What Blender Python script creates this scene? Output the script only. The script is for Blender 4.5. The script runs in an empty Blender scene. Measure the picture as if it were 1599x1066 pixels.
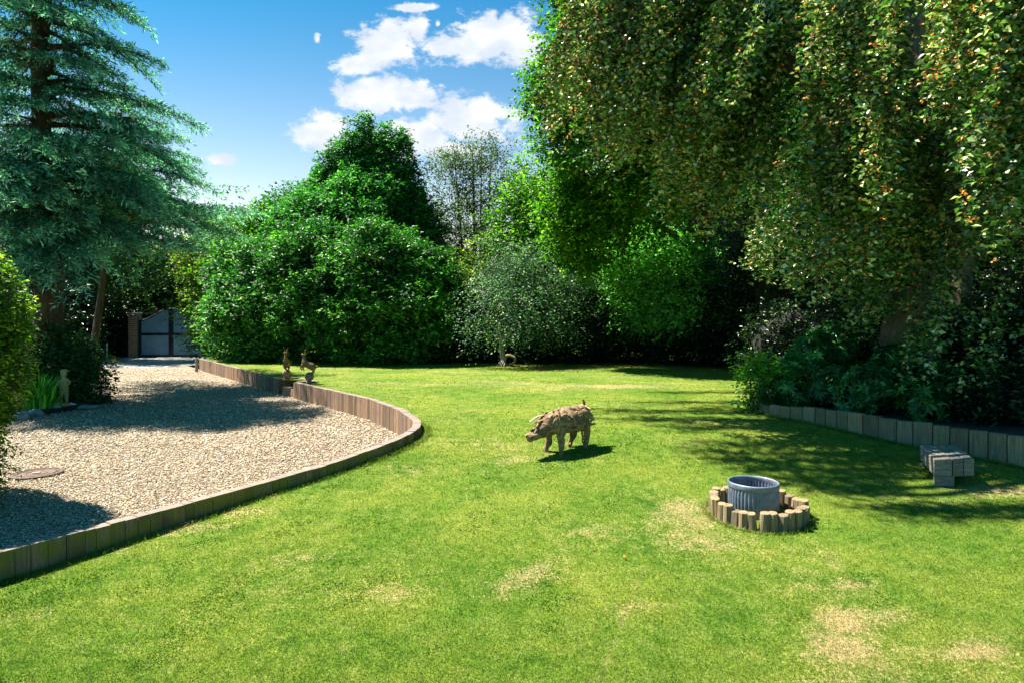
import bpy, math
import numpy as np
from mathutils import Vector
rng = np.random.default_rng(7)
SC = bpy.context.scene
COL = SC.collection
R = math.radians
# ------------------------------------------------------------------ camera
CAMZ = 1.9
cd = bpy.data.cameras.new("camera"); cam = bpy.data.objects.new("camera", cd); COL.objects.link(cam)
cam.location = (0, 0, CAMZ); cam.rotation_euler = (R(90), 0, 0)
cd.sensor_width = 36; cd.lens = 36 * 1000 / 1599; cd.shift_y = -33 / 1599
cd.clip_start = 0.05; cd.clip_end = 600
SC.camera = cam
# ------------------------------------------------------------------ light
EXPO = 1.9
SUN_EL, SUN_AZ = R(60), math.atan2(-0.93, 0.37)
SKY_STRENGTH = 0.15
SC.view_settings.view_transform = 'Standard'; SC.view_settings.look = 'None'
SC.view_settings.exposure = EXPO; SC.view_settings.gamma = 1
sl = bpy.data.lights.new("sun", 'SUN'); so = bpy.data.objects.new("sun", sl); COL.objects.link(so)
sl.energy = 4.8; sl.angle = R(0.5); sl.color = (1, 0.93, 0.82)
sdir = Vector((math.sin(SUN_AZ) * math.cos(SUN_EL), math.cos(SUN_AZ) * math.cos(SUN_EL), math.sin(SUN_EL)))
so.rotation_euler = (-sdir).to_track_quat('-Z', 'Y').to_euler(); so.location = (-20, 10, 30)

class NT:
    def __init__(s, tree): s.t = tree; s.n = tree.nodes; s.l = tree.links
    def new(s, typ, **k):
        n = s.n.new(typ)
        for a, b in k.items(): setattr(n, a, b)
        return n
    def put(s, sock, v):
        if hasattr(v, 'is_linked') or hasattr(v, 'links'): s.l.new(v, sock)
        elif isinstance(v, (tuple, list)) and len(v) == 3 and sock.type == 'RGBA': sock.default_value = (*v, 1)
        else: sock.default_value = v
    def m(s, op, a, b=None, c=None, clamp=False):
        n = s.new('ShaderNodeMath', operation=op, use_clamp=clamp)
        s.put(n.inputs[0], a)
        if b is not None: s.put(n.inputs[1], b)
        if c is not None: s.put(n.inputs[2], c)
        return n.outputs[0]
    def mix(s, f, a, b, mode='MIX'):
        n = s.new('ShaderNodeMix', data_type='RGBA', blend_type=mode)
        s.put(n.inputs[0], f); s.put(n.inputs[6], a); s.put(n.inputs[7], b); return n.outputs[2]
    def noise(s, vec, scale, detail=3, rough=.5, dist=0):
        n = s.new('ShaderNodeTexNoise'); s.l.new(vec, n.inputs['Vector'])
        n.inputs['Scale'].default_value = scale; n.inputs['Detail'].default_value = detail
        n.inputs['Roughness'].default_value = rough; n.inputs['Distortion'].default_value = dist
        return n.outputs['Fac']
    def ramp(s, f, stops):
        n = s.new('ShaderNodeValToRGB'); e = n.color_ramp.elements
        while len(e) < len(stops): e.new(.5)
        for i, (p, c) in enumerate(stops): e[i].position = p; e[i].color = (*c, 1)
        s.put(n.inputs[0], f); return n.outputs[0]
    def rng(s, v, a, b, c=0, d=1):
        n = s.new('ShaderNodeMapRange', interpolation_type='SMOOTHSTEP'); s.put(n.inputs[0], v)
        for i, x in enumerate((a, b, c, d)): n.inputs[i + 1].default_value = x
        return n.outputs[0]

# ------------------------------------------------------------------ world: sky with clouds
w = bpy.data.worlds.new("World"); SC.world = w; w.use_nodes = True
T = NT(w.node_tree); T.n.clear()
sky = T.new('ShaderNodeTexSky', sky_type='NISHITA'); sky.sun_disc = False
sky.sun_elevation = SUN_EL; sky.sun_rotation = SUN_AZ; sky.ozone_density = 3.0; sky.dust_density = .7
hs = T.new('ShaderNodeHueSaturation'); hs.inputs['Saturation'].default_value = 1.15; hs.inputs['Value'].default_value = 1.0
T.l.new(sky.outputs[0], hs.inputs['Color'])
tc = T.new('ShaderNodeTexCoord'); sep = T.new('ShaderNodeSeparateXYZ'); T.l.new(tc.outputs['Generated'], sep.inputs[0])
yy = T.m('MAXIMUM', sep.outputs[1], .05)
U = T.m('DIVIDE', sep.outputs[0], yy); V = T.m('DIVIDE', sep.outputs[2], yy)
cmb = T.new('ShaderNodeCombineXYZ'); T.l.new(U, cmb.inputs[0]); T.l.new(T.m('MULTIPLY', V, 1.5), cmb.inputs[1])
uv = cmb.outputs[0]
nz = T.noise(uv, 11, 8, .62, .5); nz2 = T.noise(uv, 38, 6, .65, .3)
blobs = [(612,66,60,34),(652,50,20,26),(705,74,80,26),(765,55,66,42),(822,78,56,28),(563,98,46,19),(590,150,66,34),(640,152,44,26),
         (500,205,48,34),(735,190,72,40),(650,215,70,34),(792,180,42,16),(690,232,70,20),(349,250,24,10),(648,12,34,7),(496,60,8,13,.45),(684,38,7,9,.45),
         (770,170,40,24),(560,225,70,22)]
fld = None
for px, v, rx, ry, *lo in blobs:
    a = T.m('DIVIDE', T.m('SUBTRACT', U, (px - 799.5) / 1000), rx / 1000)
    b = T.m('DIVIDE', T.m('SUBTRACT', V, (500 - v) / 1000), ry / 1000)
    d = T.m('SUBTRACT', 1.0, T.m('SQRT', T.m('ADD', T.m('MULTIPLY', a, a), T.m('MULTIPLY', b, b))))
    if lo: d = T.m('SUBTRACT', d, lo[0])
    fld = d if fld is None else T.m('MAXIMUM', fld, d)
nfld = fld; fld = T.m('ADD', fld, T.m('MULTIPLY', T.m('SUBTRACT', nz, .5), 2.1))
fld = T.m('ADD', fld, T.m('MULTIPLY', T.m('SUBTRACT', nz2, .5), 1.8))
mask = T.m('MULTIPLY', T.rng(fld, -.2, .4, 0, .97), T.rng(nfld, -.9, -.35))
cloudc = T.mix(T.rng(T.noise(uv, 14, 4, .5), .35, .7), (1.42, 1.56, 1.78), (1.98, 2.0, 2.0))
skyg = T.mix(T.rng(V, -.08, .58), T.mix(1.0, hs.outputs[0], (.86, .52, .34), 'MULTIPLY'), T.mix(1.0, hs.outputs[0], (.06, .27, .29), 'MULTIPLY'))
colr = T.mix(mask, skyg, cloudc)
bg = T.new('ShaderNodeBackground'); T.l.new(colr, bg.inputs[0]); bg.inputs[1].default_value = SKY_STRENGTH
ow = T.new('ShaderNodeOutputWorld'); T.l.new(bg.outputs[0], ow.inputs[0])

# ------------------------------------------------------------------ materials
def mat(name):
    m = bpy.data.materials.new(name); m.use_nodes = True; t = NT(m.node_tree); t.n.clear()
    out = t.new('ShaderNodeOutputMaterial'); p = t.new('ShaderNodeBsdfPrincipled'); t.l.new(p.outputs[0], out.inputs[0])
    g = t.new('ShaderNodeNewGeometry'); t.pos = g.outputs['Position']; t.p = p; t.out = out; t.mat = m
    return t
def attr(t, name):
    a = t.new('ShaderNodeAttribute'); a.attribute_name = name; return a.outputs['Fac']
def bump(t, h, strength=.5, dist=.02):
    b = t.new('ShaderNodeBump'); b.inputs['Strength'].default_value = strength; b.inputs['Distance'].default_value = dist
    t.l.new(h, b.inputs['Height']); t.l.new(b.outputs[0], t.p.inputs['Normal'])
def leafmat(name, stops, trans=.35, rough=.42, tint=(1.0, 1.3, .5), spec=.5, patch=None):
    rough = max(rough, .4) + .08 if rough >= .3 else rough + .05; spec *= .75; trans = min(.5, trans + .1)
    t = mat(name)
    c = t.ramp(attr(t, 'rnd'), stops)
    c = t.mix(1.0, c, t.ramp(attr(t, 'rnd'), [(0, (.35, .38, .4)), (.5, (.9, .92, .9)), (1, (1.6, 1.5, 1.45))]), 'MULTIPLY')  # widens leaf contrast: paints in black gaps and bright lit leaves
    n = t.noise(t.pos, .9, 3)
    c = t.mix(1.0, c, t.ramp(n, [(.3, (.85, .95, .95)), (.7, (1.5, 1.4, 1.15))]), 'MULTIPLY')
    t.l.new(c, t.p.inputs['Base Color']); t.p.inputs['Roughness'].default_value = rough
    t.p.inputs['Specular IOR Level'].default_value = spec
    tr = t.new('ShaderNodeBsdfTranslucent'); t.l.new(t.mix(1.0, c, tint, 'MULTIPLY'), tr.inputs[0])
    mx = t.new('ShaderNodeMixShader'); mx.inputs[0].default_value = trans
    t.l.new(t.p.outputs[0], mx.inputs[1]); t.l.new(tr.outputs[0], mx.inputs[2]); t.l.new(mx.outputs[0], t.out.inputs[0])
    return t.mat
def barkmat(name, a, b, scale=6, moss=None):
    t = mat(name); mp = t.new('ShaderNodeMapping'); mp.inputs['Scale'].default_value = (1, 1, .22); t.l.new(t.pos, mp.inputs[0])
    n = t.noise(mp.outputs[0], scale * 2, 6, .65, .6); c = t.ramp(n, [(.3, a), (.7, b)])
    if moss: c = t.mix(t.rng(t.noise(t.pos, 2.5, 4), .5, .7), c, moss)
    t.l.new(c, t.p.inputs['Base Color']); t.p.inputs['Roughness'].default_value = .9; bump(t, n, .8, .04)
    return t.mat

M = {}
M['cedar'] = leafmat('blue_cedar_needles', [(0, (.008, .06, .04)), (.4, (.035, .16, .105)), (.8, (.11, .35, .24)), (1, (.28, .54, .40))], .28, .5, (1, 1.2, .8))
M['cedar_dead'] = leafmat('dead_twigs', [(0, (.05, .035, .01)), (1, (.14, .10, .03))], .1, .8)
M['yew'] = leafmat('clipped_hedge_leaf', [(0, (.012, .05, .006)), (.5, (.05, .14, .012)), (.82, (.22, .36, .02)), (1, (.5, .5, .06))], .35, .45)
M['laurel'] = leafmat('laurel_leaf', [(0, (.006, .05, .008)), (.4, (.02, .13, .016)), (.75, (.06, .24, .03)), (1, (.22, .40, .07))], .2, .3)
M['hornbeam'] = leafmat('hornbeam_leaf', [(0, (.012, .09, .02)), (.6, (.04, .2, .038)), (1, (.12, .33, .07))], .3, .45)
M['lime'] = leafmat('lime_leaf', [(0, (.03, .12, .01)), (.6, (.07, .21, .012)), (1, (.2, .34, .02))], .5, .42)
M['yellow'] = leafmat('yellow_green_leaf', [(0, (.06, .12, .015)), (.6, (.15, .24, .03)), (1, (.32, .38, .06))], .45, .5)
M['birch'] = leafmat('birch_leaf', [(0, (.03, .065, .03)), (.6, (.06, .11, .045)), (1, (.16, .2, .09))], .3, .4)
M['silver'] = leafmat('silver_pear_leaf', [(0, (.01, .06, .028)), (.5, (.04, .12, .055)), (.85, (.15, .25, .13)), (1, (.32, .40, .26))], .25, .4)
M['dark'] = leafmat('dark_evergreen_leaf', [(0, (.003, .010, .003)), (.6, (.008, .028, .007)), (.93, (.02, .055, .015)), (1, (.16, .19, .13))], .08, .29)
M['wood_far'] = leafmat('woodland_leaf', [(0, (.015, .05, .01)), (.6, (.035, .11, .015)), (1, (.1, .2, .03))], .3, .5)
M['beech'] = leafmat('copper_beech_leaf', [(0, (.006, .03, .006)), (.3, (.03, .12, .018)), (.55, (.10, .27, .045)), (.68, (.17, .25, .08)), (.82, (.34, .42, .24)), (1, (.55, .52, .50))], .2, .27, (1.0, 1.05, .5), 1.2)  # palest stops put grey-pink glints into the leaf colour
M['beech_mast'] = leafmat('bronze_beech_tip', [(0, (.34, .15, .04)), (.6, (.62, .28, .07)), (1, (.75, .45, .22))], .3, .45, (1.2, .9, .5))
M['rhodo'] = leafmat('rhododendron_leaf', [(0, (.008, .05, .012)), (.6, (.03, .15, .035)), (1, (.12, .34, .10))], .22, .28)
M['hydr'] = leafmat('fresh_shrub_leaf', [(0, (.03, .15, .015)), (1, (.12, .32, .03))], .4, .4)
M['redshrub'] = leafmat('mixed_shrub_leaf', [(0, (.008, .05, .01)), (.7, (.03, .11, .02)), (.93, (.09, .16, .03)), (1, (.4, .1, .04))], .25, .35)
M['iris'] = leafmat('strap_leaf', [(0, (.06, .3, .02)), (1, (.22, .55, .06))], .4, .4)
M['inner'] = barkmat('inner_shade_black', (.004, .006, .003), (.012, .014, .008))  # near-black colour standing in for shade inside the foliage
M['bark'] = barkmat('dark_bark', (.03, .024, .016), (.10, .08, .055))
M['bark_beech'] = barkmat('beech_bark', (.05, .04, .025), (.22, .17, .11), 4, (.07, .08, .02))
M['bark_cedar'] = barkmat('cedar_bark', (.025, .018, .01), (.10, .072, .035), 5, (.07, .075, .02))
M['bark_pale'] = barkmat('pale_bark', (.10, .10, .08), (.3, .3, .24), 5)

def grass_color(t):
    dry = attr(t, 'dry'); 
    n1 = t.noise(t.pos, 1.1, 4, .6); n2 = t.noise(t.pos, 7, 4, .65); n3 = t.noise(t.pos, 45, 3, .6)
    g = t.ramp(n2, [(.28, (.062, .15, .012)), (.5, (.128, .22, .022)), (.74, (.225, .285, .06))])
    g = t.mix(t.rng(n1, .35, .65, 0, .45), g, (.23, .27, .04))
    f = t.m('ADD', dry, t.m('MULTIPLY', t.m('SUBTRACT', n2, .5), 1.3)); f = t.m('ADD', f, t.m('MULTIPLY', t.m('SUBTRACT', n3, .5), 1.9))
    g = t.mix(t.rng(f, .34, 1.1, 0, .9), g, (.41, .33, .16))
    g = t.mix(1.0, g, t.ramp(t.noise(t.pos, .55, 5, .62), [(.32, (.66, .78, .62)), (.62, (1.02, .98, .98))]), 'MULTIPLY')
    return g, n3
t = mat('lawn_ground'); g, n3 = grass_color(t)
g = t.mix(1.0, g, t.ramp(n3, [(.3, (.45, .5, .4)), (.65, (1.15, 1.1, 1.1))]), 'MULTIPLY')
t.l.new(g, t.p.inputs['Base Color']); t.p.inputs['Roughness'].default_value = .95; t.p.inputs['Specular IOR Level'].default_value = .1
bump(t, t.noise(t.pos, 60, 4, .7), .9, .03); M['lawn'] = t.mat
t = mat('grass_blade'); g, n3 = grass_color(t)
g = t.mix(1.0, g, t.ramp(attr(t, 'rnd'), [(0, (.4, .55, .4)), (.5, (.9, .92, .9)), (.9, (1.25, 1.15, 1.4)), (1, (2.0, 1.6, 3.6))]), 'MULTIPLY')
t.l.new(g, t.p.inputs['Base Color']); t.p.inputs['Roughness'].default_value = .6; t.p.inputs['Specular IOR Level'].default_value = .25
tr = t.new('ShaderNodeBsdfTranslucent'); t.l.new(t.mix(1.0, g, (1.3, 1.35, .7), 'MULTIPLY'), tr.inputs[0])
mx = t.new('ShaderNodeMixShader'); mx.inputs[0].default_value = .4
t.l.new(t.p.outputs[0], mx.inputs[1]); t.l.new(tr.outputs[0], mx.inputs[2]); t.l.new(mx.outputs[0], t.out.inputs[0]); M['blade'] = t.mat

t = mat('gravel'); vo = t.new('ShaderNodeTexVoronoi'); vo.inputs['Scale'].default_value = 42; t.l.new(t.pos, vo.inputs['Vector'])
PEB = [(0, (.06, .045, .03)), (.2, (.20, .14, .08)), (.42, (.34, .25, .14)), (.6, (.42, .32, .19)), (.8, (.50, .42, .29)), (1, (.74, .70, .60))]
sp = t.new('ShaderNodeSeparateColor'); t.l.new(vo.outputs['Color'], sp.inputs[0])
c = t.ramp(sp.outputs[0], PEB)
c = t.mix(1.0, c, t.ramp(vo.outputs['Distance'], [(.25, (1, 1, 1)), (.75, (.3, .28, .26))]), 'MULTIPLY')
c = t.mix(1.0, c, t.ramp(t.noise(t.pos, .6, 3), [(.35, (.85, .82, .8)), (.65, (1.1, 1.08, 1.04))]), 'MULTIPLY')
t.l.new(c, t.p.inputs['Base Color']); t.p.inputs['Roughness'].default_value = .8
bump(t, t.m('SUBTRACT', 1.0, vo.outputs['Distance']), 1.0, .02); M['gravel'] = t.mat
t = mat('pebble'); t.l.new(t.ramp(attr(t, 'rnd'), PEB), t.p.inputs['Base Color']); t.p.inputs['Roughness'].default_value = .6; M['pebble'] = t.mat

def planky(name, a, b, moss, mossamt, grain=(14, 14, 1.2), rough=.85):
    t = mat(name); mp = t.new('ShaderNodeMapping'); mp.inputs['Scale'].default_value = grain; t.l.new(t.pos, mp.inputs[0])
    n = t.noise(mp.outputs[0], 3, 6, .7, .4)
    c = t.ramp(n, [(.3, a), (.7, b)])
    c = t.mix(1.0, c, t.ramp(attr(t, 'rnd'), [(0, (.5, .46, .44)), (.5, (1, 1, 1)), (1, (1.45, 1.3, 1.15))]), 'MULTIPLY')
    gz = t.new('ShaderNodeSeparateXYZ'); gg = t.new('ShaderNodeNewGeometry'); t.l.new(gg.outputs['True Normal'], gz.inputs[0])
    mo = t.m('MULTIPLY', t.m('MULTIPLY', attr(t, 'moss'), t.m('SUBTRACT', 1.0, t.m('MULTIPLY', t.m('ABSOLUTE', gz.outputs[2]), .9))), t.rng(t.noise(t.pos, 5, 4, .6), .3, .62))
    c = t.mix(t.m('MULTIPLY', mo, mossamt), c, moss)
    if name == 'timber_plank': c = t.mix(t.m('MULTIPLY', t.m('ABSOLUTE', gz.outputs[2]), .75), c, (.19, .165, .14))
    t.l.new(c, t.p.inputs['Base Color']); t.p.inputs['Roughness'].default_value = rough; bump(t, n, .7, .012)
    return t.mat
M['plank'] = planky('timber_plank', (.09, .052, .03), (.30, .195, .125), (.17, .155, .012), .85)
M['sleeper'] = planky('weathered_sleeper', (.13, .095, .055), (.36, .265, .16), (.13, .12, .03), .7)
M['log'] = planky('log_wood', (.08, .06, .032), (.28, .215, .125), (.1, .09, .02), .3)
M['bench'] = planky('grey_bench_timber', (.09, .078, .062), (.30, .265, .22), (.1, .1, .05), .3, (3, 14, 14))
M['drift'] = planky('driftwood', (.07, .04, .018), (.42, .28, .15), (.16, .14, .03), .5, (9, 9, 9))
M['driftpale'] = planky('pale_driftwood', (.22, .18, .14), (.46, .41, .35), (.1, .1, .05), .1, (9, 9, 9))

def simple(name, a, b, scale=8, rough=.7, metal=0, bd=.01, bs=.4, detail=5):
    t = mat(name); n = t.noise(t.pos, scale, detail, .6); t.l.new(t.ramp(n, [(.3, a), (.7, b)]), t.p.inputs['Base Color'])
    t.p.inputs['Roughness'].default_value = rough; t.p.inputs['Metallic'].default_value = metal; bump(t, n, bs, bd); return t.mat
M['zinc'] = simple('galvanised_zinc', (.12, .15, .20), (.24, .28, .34), 14, .5, .5, .003)
M['soil'] = simple('dark_soil', (.012, .009, .006), (.05, .036, .022), 20, .95, 0, .03, 1)
M['bronze'] = simple('bronze', (.12, .075, .03), (.33, .2, .07), 30, .45, .6, .004)
M['ballstone'] = simple('rusty_ball', (.13, .09, .055), (.3, .2, .13), 12, .8, 0, .004)
M['stone'] = simple('mossy_cherub_stone', (.26, .19, .06), (.5, .42, .2), 16, .9, 0, .006)
M['rock'] = simple('rock', (.13, .14, .12), (.32, .33, .28), 9, .9, 0, .02)
M['rockpale'] = simple('pale_rock', (.5, .55, .62), (.75, .78, .85), 9, .8, 0, .01)
M['iron'] = simple('rusty_iron', (.06, .04, .03), (.15, .10, .075), 25, .7, .3, .004)
M['ironhub'] = simple('sandy_iron', (.25, .17, .09), (.34, .24, .14), 25, .8)
M['gate'] = simple('blue_grey_gate_paint', (.14, .27, .38), (.20, .35, .47), 3, .5)
M['gateframe'] = simple('black_gate_paint', (.006, .012, .018), (.012, .02, .03), 3, .45)
M['steel'] = simple('bright_steel', (.4, .42, .45), (.6, .62, .65), 10, .4, .6)
M['greenpost'] = simple('green_paint', (.04, .12, .08), (.07, .18, .12), 10, .5)
M['apron'] = simple('worn_concrete', (.20, .20, .20), (.36, .35, .34), 5, .9, 0, .01)
M['white'] = simple('white_paint', (.5, .5, .5), (.7, .7, .7), 10, .6)
M['post'] = simple('grey_post_timber', (.22, .18, .15), (.38, .33, .28), 18, .9)
M['slat'] = simple('rust_stone', (.2, .11, .05), (.42, .25, .12), 8, .85)
t = mat('brick'); br = t.new('ShaderNodeTexBrick'); mp = t.new('ShaderNodeMapping'); mp.inputs['Rotation'].default_value = (R(90), 0, 0)
t.l.new(t.pos, mp.inputs[0]); t.l.new(mp.outputs[0], br.inputs[0]); br.inputs['Scale'].default_value = 2.4
br.inputs['Color1'].default_value = (.26, .10, .05, 1); br.inputs['Color2'].default_value = (.42, .2, .09, 1); br.inputs['Mortar'].default_value = (.4, .36, .3, 1)
br.inputs['Mortar Size'].default_value = .03; t.l.new(br.outputs[0], t.p.inputs['Base Color']); t.p.inputs['Roughness'].default_value = .9; M['brick'] = t.mat

# ------------------------------------------------------------------ object helpers
def tag(o, label=None, cat=None, group=None, kind=None):
    if label: o['label'] = label
    if cat: o['category'] = cat
    if group: o['group'] = group
    if kind: o['kind'] = kind
    return o
def empty(name, loc, label, cat, group=None):
    o = bpy.data.objects.new(name, None); COL.objects.link(o); o.location = loc; o.empty_display_size = .1
    return tag(o, label, cat, group)
def link(name, me, m, parent=None):
    me.materials.append(m); o = bpy.data.objects.new(name, me); COL.objects.link(o)
    if parent is not None: o.parent = parent
    return o
def origin(parent):
    v = np.zeros(3)
    while parent is not None:
        v = v + np.array(parent.location); parent = parent.parent
    return v
def np_mesh(name, V, F, m, parent=None, fattrs=None, smooth=False):
    """V (n,3) world coordinates, F (k,s) faces all with s corners"""
    V = np.asarray(V, float) - origin(parent)
    me = bpy.data.meshes.new(name); F = np.asarray(F, np.int32); k, s = F.shape
    me.vertices.add(len(V)); me.vertices.foreach_set('co', V.astype(np.float32).ravel())
    me.loops.add(k * s); me.loops.foreach_set('vertex_index', F.ravel())
    me.polygons.add(k); me.polygons.foreach_set('loop_start', np.arange(0, k * s, s, dtype=np.int32))
    try: me.polygons.foreach_set('loop_total', np.full(k, s, np.int32))
    except Exception: pass
    for an, (dom, val) in (fattrs or {}).items():
        a = me.attributes.new(an, 'FLOAT', dom); a.data.foreach_set('value', np.asarray(val, np.float32))
    me.update(calc_edges=True)
    if smooth: me.polygons.foreach_set('use_smooth', np.ones(k, bool))
    return link(name, me, m, parent)
class MB:
    def __init__(s): s.v = []; s.f = []; s.r = []; s.ms = []
    def add(s, vs, fs, r=.5, moss=0):
        b = len(s.v); s.v += [tuple(x) for x in vs]
        for f in fs: s.f.append([b + i for i in f]); s.r.append(r); s.ms.append(moss)
    def hexa(s, c, r=.5, moss=0):      # 8 corners: bottom 4 ccw, top 4 ccw
        s.add(c, [(3, 2, 1, 0), (4, 5, 6, 7), (0, 1, 5, 4), (1, 2, 6, 5), (2, 3, 7, 6), (3, 0, 4, 7)], r, moss)
    def box(s, c, h, ax=None, r=.5, moss=0):
        c = np.array(c, float); X, Y, Z = (np.array(a, float) for a in (ax or ((1, 0, 0), (0, 1, 0), (0, 0, 1))))
        q = [c + X * h[0] * i + Y * h[1] * j + Z * h[2] * k for k in (-1, 1) for i, j in ((-1, -1), (1, -1), (1, 1), (-1, 1))]
        s.hexa(q, r, moss)
    def tube(s, pts, rad, n=8, r=.5, moss=0, cap=True, wob=0):
        pts = [np.array(p, float) for p in pts]; rings = []
        for i, p in enumerate(pts):
            d = pts[min(i + 1, len(pts) - 1)] - pts[max(i - 1, 0)]; d = d / (np.linalg.norm(d) + 1e-9)
            a = np.cross(d, (0, 0, 1)) if abs(d[2]) < .9 else np.cross(d, (1, 0, 0)); a /= np.linalg.norm(a); b = np.cross(d, a)
            rr = rad[i] if hasattr(rad, '__len__') else rad
            rings.append([p + (a * math.cos(q) + b * math.sin(q)) * rr * (1 + wob * rng.uniform(-1, 1)) for q in np.arange(n) * 2 * math.pi / n])
        vs = [v for g in rings for v in g]; fs = []
        for i in range(len(pts) - 1):
            for j in range(n): fs.append((i * n + j, i * n + (j + 1) % n, (i + 1) * n + (j + 1) % n, (i + 1) * n + j))
        if cap: fs.append(tuple(range(n))[::-1]); fs.append(tuple((len(pts) - 1) * n + j for j in range(n)))
        s.add(vs, fs, r, moss)
    def lathe(s, c, prof, n=32, r=.5):
        vs = []; fs = []
        for (rr, z) in prof:
            for j in range(n): q = j * 2 * math.pi / n; vs.append((c[0] + rr * math.cos(q), c[1] + rr * math.sin(q), c[2] + z))
        for i in range(len(prof) - 1):
            for j in range(n): fs.append((i * n + j, i * n + (j + 1) % n, (i + 1) * n + (j + 1) % n, (i + 1) * n + j))
        s.add(vs, fs, r)
    def build(s, name, m, parent=None, smooth=False, bevel=0):
        o0 = origin(parent); me = bpy.data.meshes.new(name)
        me.from_pydata([tuple(np.array(v) - o0) for v in s.v], [], s.f)
        for an, val in (('rnd', s.r), ('moss', s.ms)):
            a = me.attributes.new(an, 'FLOAT', 'FACE'); a.data.foreach_set('value', np.array(val, np.float32))
        if smooth: me.polygons.foreach_set('use_smooth', np.ones(len(me.polygons), bool))
        me.update(); o = link(name, me, m, parent)
        if bevel: b = o.modifiers.new('bevel', 'BEVEL'); b.width = bevel; b.segments = 2
        return o
def unit(a): return a / (np.linalg.norm(a, axis=-1, keepdims=True) + 1e-9)
UP = np.array([0, 0, 1.0])
def leaf_mesh(name, P, A, N, L, Wd, rnd, m, parent, fold=.22):
    A = unit(A); N = unit(N - (N * A).sum(1, keepdims=True) * A); S = np.cross(A, N)
    L = np.broadcast_to(np.asarray(L, float), (len(P),))[:, None]; Wd = np.broadcast_to(np.asarray(Wd, float), (len(P),))[:, None]
    mid = P + A * L * .45 + N * Wd * fold
    V = np.stack([P, mid + S * Wd * .5, P + A * L - N * L * .06, mid - S * Wd * .5], 1).reshape(-1, 3)
    b = np.arange(len(P))[:, None] * 4
    F = np.concatenate([b + [0, 1, 2], b + [0, 2, 3]], 1).reshape(-1, 3)
    return np_mesh(name, V, F, m, parent, {'rnd': ('FACE', np.repeat(rnd, 2))})
def rv(n): return unit(rng.normal(size=(n, 3)))
_ph = rng.uniform(0, 6.28, (10, 3)); _fr = rng.normal(size=(10, 3))
def lump(P, f=1.0):
    return sum(np.sin(P @ _fr[i] * f * (1 + .25 * i) + _ph[i, 0]) for i in range(8)) / 4
def spray_leaves(P, D, Ls, k, leafL, aspect=.55, droop=.3, upn=.8, spread=.8, base=0.0, hang=.2):
    """k leaves along each twig"""
    n = len(P); t = (np.arange(k) + .6) / k; t = np.tile(t, n); Pi = np.repeat(P, k, 0); Di = np.repeat(unit(D), k, 0)
    Li = np.repeat(np.broadcast_to(Ls, (n,)), k)[:, None]; sg = np.tile(np.where(np.arange(k) % 2, 1., -1.), n)[:, None]
    S = unit(np.cross(Di, UP) + rng.normal(size=(n * k, 3)) * .15)
    pos = Pi + Di * Li * t[:, None] - UP * droop * Li * (t[:, None] ** 2) + rng.normal(size=(n * k, 3)) * leafL * .25
    A = Di * .55 + S * sg * spread + rng.normal(size=(n * k, 3)) * .3 - UP * hang
    N = UP * upn + rng.normal(size=(n * k, 3)) * .45 + Di * .2
    lf = leafL * rng.uniform(.7, 1.2, n * k)
    r = np.clip(np.repeat(rng.uniform(0, 1, n), k) * .45 + rng.uniform(0, 1, n * k) * .5 + .12 * (t - .5) + base, 0, 1)
    return pos, A, N, lf, lf * aspect, r
def shell_points(ells, n, depth=.35, amp=.12, lf=1.2, back=.35, gap=-9):
    E = np.array(ells, float); ar = np.array([(e[3] * e[4] + e[3] * e[5] + e[4] * e[5]) for e in E]); ar /= ar.sum()
    idx = rng.choice(len(E), n, p=ar); e = E[idx]; d = rv(n); c = e[:, :3]; r = e[:, 3:6]
    rho = 1 - depth * rng.uniform(0, 1, n) ** 1.6
    rho *= 1 + amp * lump(c + d * r, lf)
    P = c + d * r * rho[:, None]; O = unit(d / r)
    keep = np.ones(n, bool)
    for j, q in enumerate(E):
        ins = (((P - q[:3]) / q[3:6]) ** 2).sum(1) < .72 ** 2
        keep &= ~(ins & (idx != j))
    keep &= (rng.uniform(0, 1, n) < back) | (O[:, 1] < .35)
    keep &= (lump(P + 31.7, lf * 2.2) > gap) | (rng.uniform(0, 1, n) < .2)
    return P[keep], O[keep]
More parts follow.
